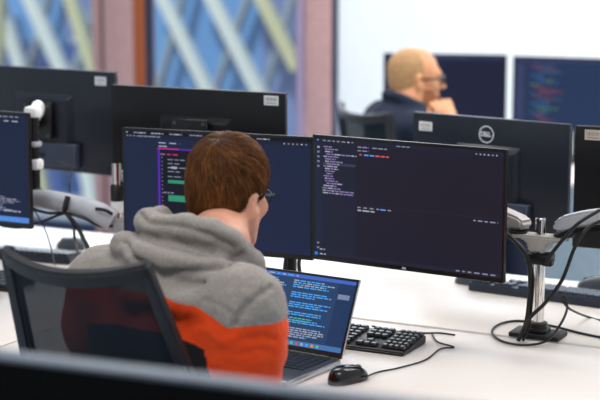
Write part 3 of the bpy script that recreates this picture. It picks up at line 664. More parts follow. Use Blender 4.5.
# ------------------------------------------------------------------ signed-distance modelling for bodies and cloth
class SDF:
    def __init__(s): s.p = []
    def ell(s, c, r, rot=None, k=.02, sub=False, M4=None):
        c = Vector(c); rot = rot.to_3x3() if rot is not None else Matrix.Identity(3)
        if M4 is not None: c = M4 @ c; rot = M4.to_3x3() @ rot
        s.p.append(('e', np.array(c), np.array(r, float), np.array(rot), k, sub)); return s
    def cap(s, a, b, ra, rb, k=.02, sub=False, M4=None):
        a, b = Vector(a), Vector(b)
        if M4 is not None: a, b = M4 @ a, M4 @ b
        s.p.append(('c', np.array(a), np.array(b), (ra, rb), k, sub)); return s
    def chain(s, pts, rs, k=.02, sub=False, M4=None):
        for i in range(len(pts)-1): s.cap(pts[i], pts[i+1], rs[i], rs[i+1], k, sub, M4)
        return s
    def cut(s, c, n, k=.004):          # keep the side away from n
        s.p.append(('p', np.array(c, float), np.array(Vector(n).normalized()), None, k, True)); return s
    def bounds(s):
        lo = np.full(3, 9e9); hi = -lo
        for q in s.p:
            if q[5]: continue
            a, b = s.bb(q, 0); lo = np.minimum(lo, a); hi = np.maximum(hi, b)
        return lo, hi
    def bb(s, q, m):
        if q[0] == 'e':
            e = np.sqrt(((q[3]*q[2])**2).sum(1)); return q[1]-e-m, q[1]+e+m
        if q[0] == 'c':
            r = max(q[3]); return np.minimum(q[1], q[2])-r-m, np.maximum(q[1], q[2])+r+m
        return np.full(3, -9e9), np.full(3, 9e9)
    def dist(s, q, X):
        if q[0] == 'e':
            L = (X-q[1]) @ q[3]; k0 = np.sqrt(((L/q[2])**2).sum(-1)); k1 = np.sqrt(((L/q[2]**2)**2).sum(-1))+1e-9
            return k0*(k0-1)/k1
        if q[0] == 'c':
            ab = q[2]-q[1]; t = np.clip(((X-q[1]) @ ab)/(ab @ ab+1e-12), 0, 1)
            return np.sqrt(((X-q[1]-t[..., None]*ab)**2).sum(-1))-(q[3][0]+(q[3][1]-q[3][0])*t)
        return -((X-q[1]) @ q[2])
    def field(s, h):
        lo, hi = s.bounds(); lo = lo-3*h; n = np.ceil((hi+3*h-lo)/h).astype(int)+1
        F = np.full(n, .2, np.float32)
        for q in s.p:
            a, b = s.bb(q, q[4]+3*h); i0 = np.maximum(np.floor((a-lo)/h), 0).astype(int); i1 = np.minimum(np.ceil((b-lo)/h).astype(int)+1, n)
            if (i1 <= i0).any(): continue
            g = np.stack(np.meshgrid(*[lo[d]+h*np.arange(i0[d], i1[d]) for d in range(3)], indexing='ij'), -1)
            D = s.dist(q, g); sl = tuple(slice(i0[d], i1[d]) for d in range(3)); A = F[sl]; k = q[4]
            if q[5]:
                B = -D; hh = np.clip(.5-.5*(B-A)/k, 0, 1); F[sl] = B*(1-hh)+A*hh+k*hh*(1-hh)
            else:
                hh = np.clip(.5+.5*(A-D)/k, 0, 1); F[sl] = A*(1-hh)+D*hh-k*hh*(1-hh)
        return F, lo
    def mesh(s, h, smooth=2):
        F, lo = s.field(h); ins = F < 0; nx, ny, nz = F.shape
        c = np.zeros((nx-1, ny-1, nz-1), np.uint8)
        for i in (0, 1):
            for j in (0, 1):
                for k in (0, 1): c += ins[i:nx-1+i, j:ny-1+j, k:nz-1+k]
        act = (c > 0) & (c < 8); idx = np.argwhere(act); ids = np.full(act.shape, -1, np.int64); ids[act] = np.arange(len(idx))
        acc = np.zeros((len(idx), 3)); cnt = np.zeros(len(idx))
        cs = [(i, j, k) for i in (0, 1) for j in (0, 1) for k in (0, 1)]
        for a in cs:
            for d in range(3):
                if a[d]: continue
                b = list(a); b[d] = 1
                fa = F[idx[:, 0]+a[0], idx[:, 1]+a[1], idx[:, 2]+a[2]]; fb = F[idx[:, 0]+b[0], idx[:, 1]+b[1], idx[:, 2]+b[2]]
                m = (fa < 0) != (fb < 0); t = np.where(m, fa/np.where(m, fa-fb, 1), 0)
                pos = np.array(a, float)+np.eye(3)[d]*t[:, None]; acc[m] += pos[m]; cnt[m] += 1
        V = lo+h*(idx+acc/cnt[:, None]); Q = []
        for d in range(3):
            o1, o2 = (d+1) % 3, (d+2) % 3
            s0 = [slice(None)]*3; s1 = [slice(None)]*3; s0[d] = slice(0, -1); s1[d] = slice(1, None)
            A, B = ins[tuple(s0)], ins[tuple(s1)]; E_ = np.argwhere(A != B); E_ = E_[(E_[:, o1] > 0) & (E_[:, o2] > 0)]
            E_ = E_[(E_[:, o1] < F.shape[o1]-1) & (E_[:, o2] < F.shape[o2]-1)]
            def cell(p, q):
                e = E_.copy(); e[:, o1] -= p; e[:, o2] -= q; return ids[e[:, 0], e[:, 1], e[:, 2]]
            f = np.stack([cell(1, 1), cell(0, 1), cell(0, 0), cell(1, 0)], 1)
            fl = B[E_[:, 0], E_[:, 1], E_[:, 2]] if False else (ins[E_[:, 0], E_[:, 1], E_[:, 2]] == False)
            f[fl] = f[fl][:, ::-1]; Q.append(f)
        Q = np.concatenate(Q); Q = Q[(Q >= 0).all(1)]
        for _ in range(smooth):
            S = np.zeros_like(V); n = np.zeros(len(V))
            for a, b in ((0, 1), (1, 2), (2, 3), (3, 0)):
                np.add.at(S, Q[:, a], V[Q[:, b]]); np.add.at(S, Q[:, b], V[Q[:, a]]); np.add.at(n, Q[:, a], 1); np.add.at(n, Q[:, b], 1)
            V = V*.5+.5*S/np.maximum(n, 1)[:, None]
        return V, Q
def mesh_obj(name, V, Q, mats, parent, mi=None, attrs=None):
    me = bpy.data.meshes.new(name); me.from_pydata([tuple(v) for v in V], [], [tuple(map(int, q)) for q in Q])
    for m in mats: me.materials.append(m)
    me.polygons.foreach_set('use_smooth', np.ones(len(me.polygons), bool))
    if mi is not None: me.polygons.foreach_set('material_index', np.asarray(mi, np.int32))
    for k, a in (attrs or {}).items():
        at = me.attributes.new(k, 'FLOAT', 'POINT'); at.data.foreach_set('value', np.asarray(a, np.float32))
    me.update()
    o = bpy.data.objects.new(name, me); COL.objects.link(o); o.parent = parent
    return o
def vnormals(V, Q):
    n = np.cross(V[Q[:, 2]]-V[Q[:, 0]], V[Q[:, 3]]-V[Q[:, 1]]); N = np.zeros_like(V)
    for i in range(4): np.add.at(N, Q[:, i], n)
    return N/(np.linalg.norm(N, axis=1)[:, None]+1e-12)
def head_prims(S, H, neck_to, ears=(.078, -.006, -.008)):
    """head in frame H: x right, y face, z up, origin between the ears"""
    S.ell((0, -.014, .038), (.073, .094, .080), M4=H, k=.02)
    S.ell((0, .024, -.035), (.056, .064, .078), M4=H, k=.03)
    S.ell((0, .070, -.094), (.022, .018, .018), M4=H, k=.03)
    for s in (-1, 1):
        S.cap((s*.054, -.005, -.052), (s*.018, .066, -.094), .018, .016, M4=H, k=.03)
        S.ell((s*.043, .058, -.022), (.02, .02, .018), M4=H, k=.025)
    S.cap((-.036, .079, .026), (.036, .079, .026), .011, .011, M4=H, k=.02)
    S.cap((0, .086, .016), (0, .108, -.026), .007, .0115, M4=H, k=.012)
    for s in (-1, 1):
        S.ell((s*.012, .098, -.029), (.008, .010, .008), M4=H, k=.008)
        S.ell((s*.031, .096, .004), (.016, .014, .010), M4=H, k=.012, sub=True)
        S.ell((s*.031, .076, .004), (.0125, .0125, .0125), M4=H, k=.003)
    S.cap((-.019, .086, -.056), (.019, .086, -.056), .006, .006, M4=H, k=.008)
    S.cap((-.017, .084, -.068), (.017, .084, -.068), .007, .007, M4=H, k=.008)
    S.cap((-.022, .0945, -.062), (.022, .0945, -.062), .002, .002, M4=H, k=.004, sub=True)
    if ears:
        for s in (-1, 1):
            ex, ey, ez = ears
            S.ell((s*ex, ey, ez), (.010, .019, .032), Matrix.Rotation(s*R(-22), 3, 'Z') @ Matrix.Rotation(R(10), 3, 'X'), k=.008, M4=H)
            S.ell((s*(ex+.010), ey+.006, ez+.004), (.008, .010, .018), k=.006, sub=True, M4=H)
    S.cap(H @ Vector((0, -.022, -.06)), neck_to, .050, .058, k=.035)
def hand_prims(S, Mh, curl=40, side=1):
    """x toward the thumb * side, y along the fingers, palm faces -z"""
    S.ell((0, .02, 0), (.040, .048, .014), k=.012, M4=Mh); S.cap((0, -.03, 0), (0, .02, 0), .026, .03, k=.02, M4=Mh)
    for i, (x, L) in enumerate(((.030, .070), (.010, .078), (-.011, .073), (-.030, .058))):
        p = Vector((side*x, .06, 0)); a = 0; pts = [p-Vector((0, .02, 0)), p]; rs = [.0095, .0090]
        for f, w in ((.45, .5), (.32, 1.0), (.23, .7)):
            a += R(curl+4*i)*w; p = p+Vector((side*x*.08, L*f*math.cos(a), -L*f*math.sin(a))); pts.append(p); rs.append(rs[-1]-.0007)
        S.chain(pts, rs, k=.006, M4=Mh)
    S.chain([(side*.024, -.01, -.004), (side*.046, .018, -.012), (side*.05, .045, -.022), (side*.044, .066, -.030)], [.014, .0115, .0105, .009], k=.008, M4=Mh)
def basis(yaw, pitch=0, roll=0, loc=(0, 0, 0)):
    # local x right, y forward; yaw turns forward from +Y toward +X
    m = Matrix.Rotation(-yaw, 4, 'Z') @ Matrix.Rotation(-pitch, 4, 'X') @ Matrix.Rotation(roll, 4, 'Y'); m.translation = loc; return m
def hand_frame(wrist, fwd, palm_dn):
    y = Vector(fwd).normalized(); z = -Vector(palm_dn); z = (z-y*z.dot(y)).normalized(); x = y.cross(z)
    m = Matrix((x, y, z)).transposed().to_4x4(); m.translation = Vector(wrist)+y*.04; return m
def fold(V, N, amp, sc, seed, aniso=(1, 1, 1)):
    o = Vector((seed*3.1, seed*1.7, seed*.9))
    d = np.array([noise.noise(Vector((v[0]*sc*aniso[0], v[1]*sc*aniso[1], v[2]*sc*aniso[2]))+o) for v in V])
    return V+N*(d*amp)[:, None]
# ------------------------------------------------------------------ seated man in hoodie
TY = R(34)
Rt = Vector((math.cos(TY), -math.sin(TY), 0)); Fw = Vector((math.sin(TY), math.cos(TY), 0)); UP = Vector((0, 0, 1))
shM = P(172, 279, 3.20)                    # midpoint of the shoulders
def pl(r, f, z): return shM+Rt*r+Fw*f+UP*z   # offsets from it
root1 = Vector((shM.x, shM.y, 0))-Fw*.20
man = thing('person', 'brown-haired man seen from behind in grey and orange hoodie, seated at the laptop', 'person', root1)
hd = P(229.5, 192.5, 3.37)
HM = basis(R(28), R(14), R(0), hd)
neckb = P(217, 247, 3.25)
shL, shR = pl(-.185, .0, -.03), pl(.182, .0, -.030)
elR = P(244, 380, 3.16); elL = pl(-.26, .08, -.23)
wrR = P(232, 362, 3.42); wrR.z = DESK+.075; wrL = P(222, 350, 3.48); wrL.z = DESK+.075
hip = pl(0, -.20, -.42); chest = pl(0, .0, -.14); belly = pl(0, -.10, -.30)
TR = Matrix((Rt, Fw, UP)).transposed()
lean = TR @ Matrix.Rotation(R(-24), 3, 'X')
off = root1
def shift(V): return V-np.array(off)
def body_torso(S, g=0):
    S.ell(pl(0, .015, -.045), (.185+g, .085+g, .085+g), lean, k=.05)
    S.ell(chest+Fw*.0, (.165+g, .105+g, .15+g), lean, k=.06)
    S.ell(belly, (.150+g, .105+g, .15+g), lean, k=.06)
    S.ell(hip, (.165+g, .12+g, .12+g), TR, k=.06)
    S.cap(pl(.0, .02, -.0), neckb, .075+g, .06+g*.5, k=.05)
knR, knL = hip+Fw*.42+Rt*.12-UP*.03, hip+Fw*.42-Rt*.12-UP*.03
ftR, ftL = Vector((knR.x, knR.y, .09))+Fw*.02, Vector((knL.x, knL.y, .09))-Fw*.1
S = SDF(); head_prims(S, HM, neckb, (.077, -.024, -.024)); body_torso(S)
for a, e, w, sd in ((shR, elR, wrR, -1), (shL, elL, wrL, 1)):
    S.chain([a, e], [.05, .042], k=.04); S.chain([e, w], [.042, .028], k=.02)
    hand_prims(S, hand_frame(w, (Fw*.9-Rt*sd*-.25*0-UP*.12), -UP), 26, -1 if sd < 0 else 1)
for k_, f_ in ((knR, ftR), (knL, ftL)):
    sd = 1 if k_ is knR else -1
    S.chain([hip+Rt*.09*sd, k_, f_], [.085, .058, .04], k=.04); S.cap(f_-UP*.04, f_+Fw*.14-UP*.055, .036, .03, k=.03)
V, Q = S.mesh(.0055)
cen = V[Q].mean(1); loc = (np.array(HM.inverted().to_3x3()) @ (cen-np.array(hd)).T).T
mi = np.zeros(len(Q), int)
for s in (-1, 1):
    dd = np.linalg.norm(loc-np.array((s*.031, .076, .004)), axis=1); mi[dd < .0135] = 1
    dd2 = np.linalg.norm(loc-np.array((s*.031, .0885, .004)), axis=1); mi[(dd2 < .006)] = 2
mesh_obj('body', shift(V), Q, [M['skin'], M['eyewhite'], M['iris']], man, mi)
# hoodie
S = SDF(); body_torso(S, .022)
def sleeve(S, a, e, w):
    mid = a.lerp(e, .5); d = (w-e); w2 = e+d*.88
    S.chain([a, mid, e], [.080, .076, .066], k=.05); S.chain([e, e.lerp(w2, .5), w2], [.066, .058, .046], k=.03)
sleeve(S, shR, elR, wrR); sleeve(S, shL, elL, wrL)
# bunched hood: a draped bag behind the neck with a rolled rim
def hp(a, rad, z, back=.0):  # angle about the neck, 0 = front, 180 = back
    t = R(a); return neckb+Rt*(math.sin(t)*rad)+Fw*(math.cos(t)*rad-back)+UP*z
S.ell(neckb-Fw*.075-Rt*.045-UP*.028, (.125, .070, .062), TR @ Matrix.Rotation(R(-28), 3, 'X'), k=.025)
S.ell(neckb-Fw*.125-Rt*.055-UP*.055, (.100, .042, .052), TR @ Matrix.Rotation(R(-20), 3, 'X'), k=.022)
S.chain([hp(a, rd, z) for a, rd, z in ((50, .088, -.060), (75, .078, -.026), (100, .074, .000), (125, .078, .030), (150, .088, .048), (180, .104, .055), (210, .126, .050), (240, .145, .054), (268, .142, .044), (295, .115, .0))], [.018, .022, .024, .026, .027, .027, .027, .027, .026, .018], k=.012)
S.chain([hp(a, rd, z) for a, rd, z in ((112, .120, -.045), (140, .135, -.024), (170, .155, -.010), (200, .175, .002), (230, .188, .008), (255, .182, -.006))], [.016, .022, .026, .028, .027, .018], k=.012)
S.chain([hp(a, rd, z) for a, rd, z in ((105, .118, -.068), (135, .165, -.074), (165, .195, -.076), (195, .212, -.072), (222, .215, -.056))], [.010, .018, .022, .022, .014], k=.016)
# creases between the folds
S.chain([hp(a, rd, z) for a, rd, z in ((110, .112, -.012), (140, .124, .008), (170, .140, .020), (200, .158, .030), (228, .172, .036))], [.002, .0045, .005, .005, .002], k=.010, sub=True)
S.chain([hp(a, rd, z) for a, rd, z in ((118, .150, -.052), (148, .172, -.042), (180, .192, -.034), (210, .208, -.024))], [.002, .004, .005, .002], k=.012, sub=True)
S.ell(neckb+UP*.062+Fw*.012, (.064, .066, .080), TR, k=.012, sub=True)
S.cut(np.array(hip)-np.array((0, 0, .055)), (0, 0, -1), .01)
V, Q = S.mesh(.0052, 3); N = vnormals(V, Q)
bvh = BVHTree.FromPolygons([Vector(v) for v in V], [list(map(int, q)) for q in Q])
def crease(px, amp, wid):
    global V
    pts = []
    for (a, b), (c, d) in zip(px, px[1:]):
        for k in range(10):
            t = k/10; hit = bvh.ray_cast(Vector((0, 0, CAMZ)), ray(a+(c-a)*t, b+(d-b)*t).normalized())[0]
            if hit is not None: pts.append(np.array(hit))
    if not pts: return
    dm = np.full(len(V), 9.)
    for p in pts: dm = np.minimum(dm, np.linalg.norm(V-p, axis=1))
    V = V-N*(amp*np.exp(-(dm/wid)**2))[:, None]
crease([(271, 287), (258, 296), (244, 308), (233, 327)], .009, .006)          # armhole seam
crease([(124, 240), (131, 257), (160, 276), (192, 272), (225, 264), (244, 255)], .013, .009)
crease([(137, 210), (146, 222), (170, 225), (192, 229), (216, 238), (236, 248)], .009, .007)
crease([(142, 234), (160, 241), (192, 247), (215, 252)], .007, .007)
crease([(205, 300), (226, 308), (236, 318)], .003, .006); crease([(240, 340), (262, 336), (276, 340)], .004, .007); crease([(238, 356), (256, 350), (274, 352)], .004, .006)
V = fold(V, N, .005, 12, 1); V = fold(V, vnormals(V, Q), .0028, 26, 2, (1, 1, 1.6)); V = fold(V, vnormals(V, Q), .0012, 80, 3)
# colour blocking
def segd(V, a, b):
    a = np.array(a); b = np.array(b); ab = b-a; t = np.clip(((V-a) @ ab)/(ab @ ab), 0, 1); return np.linalg.norm(V-a-t[:, None]*ab, axis=1), t
dR, tR = segd(V, shR, elR); dL, tL = segd(V, shL, elL); fR, _ = segd(V, elR, wrR); fL, _ = segd(V, elL, wrL)
rel = V-np.array(shM); rr_ = rel @ np.array(Rt); ff_ = rel @ np.array(Fw); zz_ = rel[:, 2]
sp = []
for px in ((62, 286), (85, 288), (120, 288), (163, 295), (195, 306), (214, 318), (230, 328), (255, 325), (279, 322)):
    ht = bvh.ray_cast(Vector((0, 0, CAMZ)), ray(*px).normalized())[0]
    if ht is not None: q_ = ht-shM; sp.append((q_.dot(Rt), q_.z, px))
print('seam', sp)
sp.sort(); sm_ = np.interp(rr_, [a for a, _, _ in sp], [b for _, b, _ in sp])
tors = sm_-zz_
armR = (tR-.30)*.2; armL = (tL-.50)*.2
inR = (rr_ > .135) & (dR < .125); inL = (rr_ < -.15) & (dL < .125)
wR = np.clip((rr_-.10)/.06, 0, 1)*(dR < .14); wL = np.clip((-rr_-.12)/.06, 0, 1)*(dL < .14)
mid = tors
isarm = ((dR < .10) & (rr_ > .12)) | ((dL < .10) & (rr_ < -.14)) | (fR < .08) | (fL < .08)
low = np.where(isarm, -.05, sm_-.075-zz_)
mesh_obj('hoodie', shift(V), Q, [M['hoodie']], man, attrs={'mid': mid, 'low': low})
# drawstring-free trousers and shoes
S = SDF(); S.ell(hip-UP*.02, (.175, .135, .125), TR, k=.05)
for sd, k_, f_ in ((1, knR, ftR), (-1, knL, ftL)): S.chain([hip+Rt*.09*sd-UP*.01, k_, f_+UP*.02], [.098, .075, .062], k=.03)
V, Q = S.mesh(.009); mesh_obj('trousers', shift(V), Q, [M['denim']], man)
for f_ in (ftR, ftL):
    S = SDF(); S.cap(f_-UP*.045-Fw*.03, f_+Fw*.15-UP*.052, .045, .038, k=.03); S.cap(f_-UP*.04, f_+UP*.0, .046, .046, k=.03); S.cut((0, 0, .001), (0, 0, -1))
    V, Q = S.mesh(.007); mesh_obj('shoe', shift(V), Q, [M['shoe']], man)
# hair: a close cap with strands flowing from the crown
S = SDF()
S.ell((0, -.016, .040), (.080, .100, .086), M4=HM, k=.02); S.ell((0, -.045, -.02), (.061, .062, .068), M4=HM, k=.03)
for s in (-1, 1): S.cap((s*.064, -.018, .02), (s*.062, .0, .008), .02, .013, k=.02, M4=HM)
Hn = HM.to_3x3()
S.p.append(('e', np.array(HM @ Vector((0, .118, -.035))), np.array((.115, .10, .085)), np.array(Hn), .015, True))     # face opening
for s in (-1, 1): S.p.append(('e', np.array(HM @ Vector((s*.094, -.014, -.040))), np.array((.036, .038, .052)), np.array(Hn), .010, True))
S.cut(HM @ Vector((0, -.05, -.083)), Hn @ Vector((0, -.25, -1)), .012)
V, Q = S.mesh(.0045, 2); N = vnormals(V, Q)
hb = mesh_obj('hair', shift(fold(V, N, .002, 60, 4)), Q, [M['hairbase']], man)
bv = BVHTree.FromPolygons([Vector(v) for v in V], [list(map(int, q)) for q in Q])
crown = HM @ Vector((.004, -.075, .105)); hinv = HM.inverted()
sv, sf, st = [], [], []
rs = random.Random(11); fidx = list(range(len(Q)))
def clump(p): return noise.noise(p*70)
for n in range(9000):
    q = Q[rs.choice(fidx)]; a, b, c, d = [Vector(V[i]) for i in q]; u, w = rs.random(), rs.random()
    p = a.lerp(b, u).lerp(d.lerp(c, u), w); co, no, _, _ = bv.find_nearest(p)
    lc = hinv @ p
    if lc.z < .004 and lc.y > -.046 and abs(lc.x) > .048: continue
    if lc.z < -.02 and lc.y > -.02: continue
    rad = p-crown; rad -= no*rad.dot(no)
    if rad.length < 1e-4: continue
    swirl = no.cross(rad.normalized()); dist = rad.length
    dirv = (rad.normalized()+swirl*max(0, .7-dist*6)+Vector((0, 0, -1))*.25+Vector((rs.uniform(-1, 1), rs.uniform(-1, 1), rs.uniform(-1, 1)))*.16+swirl*.35*clump(p)).normalized()
    low_ = max(0, min(1, (-lc.z+.0)/.07)); Lh = (.034-.022*low_)*rs.uniform(.7, 1.15); lift = (.0042-.003*low_)*rs.uniform(.4, 1.2)+.0025*clump(p*1.7)
    pts = []; cur = p-no*.001
    for k in range(5):
        pts.append((cur.copy(), no.copy()))
        dirv = dirv-no*dirv.dot(no); dirv.normalize(); nx = cur+dirv*Lh/4
        c2, n2, _, _ = bv.find_nearest(nx); t = (k+1)/4
        cur = c2+n2*(.0005+lift*math.sin(t*1.9)); no = n2
    tint = min(1, max(0, .45+.28*clump(p*.8)+rs.uniform(-.22, .22))); base = len(sv); wd = .0011*rs.uniform(.7, 1.3)
    for k, (pp, nn) in enumerate(pts):
        tg = (pts[min(k+1, 4)][0]-pts[max(k-1, 0)][0]).normalized(); sd = tg.cross(nn).normalized()*wd*(1-.75*k/4)
        sv += [pp-sd, pp+nn*.0005, pp+sd]; st += [tint*(.75+.25*k/4)]*3
    for k in range(4):
        o_ = base+3*k; sf += [(o_, o_+1, o_+4, o_+3), (o_+1, o_+2, o_+5, o_+4)]
mesh_obj('strands', np.array([tuple(v) for v in sv])-np.array(off), sf, [M['hair']], hb, attrs={'tint': st})
# glasses on a head
def glasses(parent, H, o0, g=1.0):
    mb = MB()
    for s in (-1, 1):
        c = Vector((s*.031, .100, .003)); ring = [H @ (c+Vector((.0205*math.cos(a)*(1-.0), -.006*abs(math.cos(a))*(1 if s*math.cos(a) > 0 else 0), .0155*math.sin(a))))-o0 for a in [2*math.pi*k/20 for k in range(21)]]
        mb.tube(ring, .0019*g, M['glasses'], 6, smooth=False)
        mb.tube([H @ Vector((s*.051, .096, .008))-o0, H @ Vector((s*.067, .080, .009))-o0, H @ Vector((s*.0765, .03, .004))-o0, H @ Vector((s*.079, .0, .004))-o0, H @ Vector((s*.079, -.018, -.006))-o0], .0021*g, M['glasses'], 6)
    mb.tube([H @ Vector((-.010, .100, .006))-o0, H @ Vector((0, .104, .009))-o0, H @ Vector((.010, .100, .006))-o0], .0016, M['glasses'], 6)
    return mb.build('glasses', parent)
glasses(man, HM, off)
# ------------------------------------------------------------------ far man in profile
F_Y = R(66); fR_ = Vector((math.cos(F_Y), -math.sin(F_Y), 0)); fF = Vector((math.sin(F_Y), math.cos(F_Y), 0))
h2 = P(416, 78.5, 5.95); HM2 = basis(R(80), R(3), 0, h2)
sm2 = Vector((h2.x, h2.y, h2.z-.140))-fF*.058-fR_*.0
def p2(r, f, z): return sm2+fR_*r+fF*f+UP*z
off2 = Vector((sm2.x, sm2.y, 0)); man2 = thing('person', 'blurred balding man with glasses and navy jacket in profile, hand at chin', 'person', off2)
T2 = Matrix((fR_, fF, UP)).transposed(); ln2 = T2 @ Matrix.Rotation(R(-8), 3, 'X')
hip2 = p2(0, -.02, -.44); nk2 = p2(0, .015, .05)
s2R, s2L = p2(.17, .0, -.03), p2(-.17, 0, -.03)
e2R = p2(.20, .20, -.26); e2L = p2(-.24, .06, -.28)
chin2 = HM2 @ Vector((.0, .10, -.115))
w2R = P(451, 131, 5.72); w2L = p2(-.12, .30, -.33)
def torso2(S, g=0):
    S.ell(p2(0, 0, -.05), (.175+g, .09+g, .08+g), ln2, k=.05); S.ell(p2(0, -.02, -.17), (.16+g, .11+g, .16+g), ln2, k=.06); S.ell(p2(0, -.05, -.32), (.15+g, .11+g, .15+g), ln2, k=.06); S.ell(hip2, (.165+g, .12+g, .11+g), T2, k=.06)
    S.cap(p2(0, 0, -.0), nk2, .07+g, .06+g*.4, k=.05)
k2R, k2L = hip2+fF*.47+fR_*.09+UP*.03, hip2+fF*.45-fR_*.12+UP*.02
f2R, f2L = Vector((k2R.x, k2R.y, .09))+fF*.02, Vector((k2L.x, k2L.y, .09))-fF*.06
S = SDF(); head_prims(S, HM2, nk2); torso2(S)
S.chain([s2R, e2R, w2R], [.05, .042, .027], k=.03); S.chain([s2L, e2L, w2L], [.05, .042, .027], k=.03)
knuck = P(442, 104, 5.74)
hand_prims(S, hand_frame(w2R, (knuck-w2R), (chin2-w2R)*1.0-fR_*.2), 88, -1)
hand_prims(S, hand_frame(w2L, fF, -UP), 22, 1)
for sd, k_, f_ in ((1, k2R, f2R), (-1, k2L, f2L)): S.chain([hip2+fR_*.09*sd, k_, f_], [.085, .058, .04], k=.04); S.cap(f_-UP*.04, f_+fF*.14-UP*.055, .036, .03, k=.03)
V, Q = S.mesh(.006); cen = V[Q].mean(1); loc = (np.array(HM2.inverted().to_3x3()) @ (cen-np.array(h2)).T).T
mi = np.zeros(len(Q), int)
jaw = (loc[:, 2] < -.035-.25*(.09-loc[:, 1])*0) & (loc[:, 2] > -.125) & (loc[:, 1] > .012) & (np.abs(loc[:, 0]) < .075) & ~((np.abs(loc[:, 0]) < .02) & (loc[:, 2] > -.074) & (loc[:, 2] < -.05)) & ~((loc[:, 1] > .09) & (loc[:, 2] > -.045)) & (loc[:, 1] < .105)
mi[jaw & (loc[:, 2] < -.03-.5*np.clip(loc[:, 1]-.02, 0, .05)*1.0)] = 3
for s in (-1, 1):
    mi[np.linalg.norm(loc-np.array((s*.031, .076, .004)), axis=1) < .0135] = 1; mi[np.linalg.norm(loc-np.array((s*.031, .0885, .004)), axis=1) < .006] = 2
mesh_obj('body', V-np.array(off2), Q, [M['skin2'], M['eyewhite'], M['iris'], M['beard']], man2, mi)
S = SDF(); torso2(S, .02)
for a, e, w in ((s2R, e2R, w2R), (s2L, e2L, w2L)): S.chain([a, a.lerp(e, .5), e, e.lerp(w, .82)], [.074, .068, .06, .044], k=.03)
S.chain([nk2+fR_*(.072*math.sin(t))+fF*(.066*math.cos(t)-.005)+UP*(.005-.03*math.cos(t)) for t in [R(a) for a in range(50, 311, 20)]], [.017]*14, k=.012)
S.ell(nk2+UP*.07+fF*.012, (.058, .058, .09), T2, k=.008, sub=True); S.cut(np.array(hip2)-np.array((0, 0, .06)), (0, 0, -1))
V, Q = S.mesh(.008, 2); V = fold(V, vnormals(V, Q), .008, 14, 6); mesh_obj('jacket', V-np.array(off2), Q, [M['navycloth']], man2)
S = SDF(); S.ell(hip2-UP*.02, (.175, .135, .115), T2, k=.05)
for sd, k_, f_ in ((1, k2R, f2R), (-1, k2L, f2L)): S.chain([hip2+fR_*.09*sd-UP*.01, k_, f_+UP*.02], [.098, .075, .062], k=.03)
V, Q = S.mesh(.01); mesh_obj('trousers', V-np.array(off2), Q, [M['denim']], man2)
for f_ in (f2R, f2L):
    S = SDF(); S.cap(f_-UP*.045-fF*.03, f_+fF*.15-UP*.052, .045, .038, k=.03); S.cap(f_-UP*.04, f_, .046, .046, k=.03); S.cut((0, 0, .001), (0, 0, -1))
    V, Q = S.mesh(.008); mesh_obj('shoe', V-np.array(off2), Q, [M['shoe']], man2)
S = SDF(); S.ell((0, -.017, .036), (.0752, .0955, .081), M4=HM2, k=.02); S.ell((0, -.045, -.02), (.064, .058, .066), M4=HM2, k=.03)
Hn = HM2.to_3x3()
S.p.append(('e', np.array(HM2 @ Vector((0, .118, .02))), np.array((.12, .105, .16)), np.array(Hn), .03, True))
for s in (-1, 1): S.p.append(('e', np.array(HM2 @ Vector((s*.088, .012, -.036))), np.array((.03, .036, .05)), np.array(Hn), .012, True))
S.cut(HM2 @ Vector((0, -.05, -.072)), Hn @ Vector((0, -.2, -1)), .012)
V, Q = S.mesh(.006); mesh_obj('hair', V-np.array(off2), Q, [M['hair2']], man2)
glasses(man2, HM2, off2, 1.9)
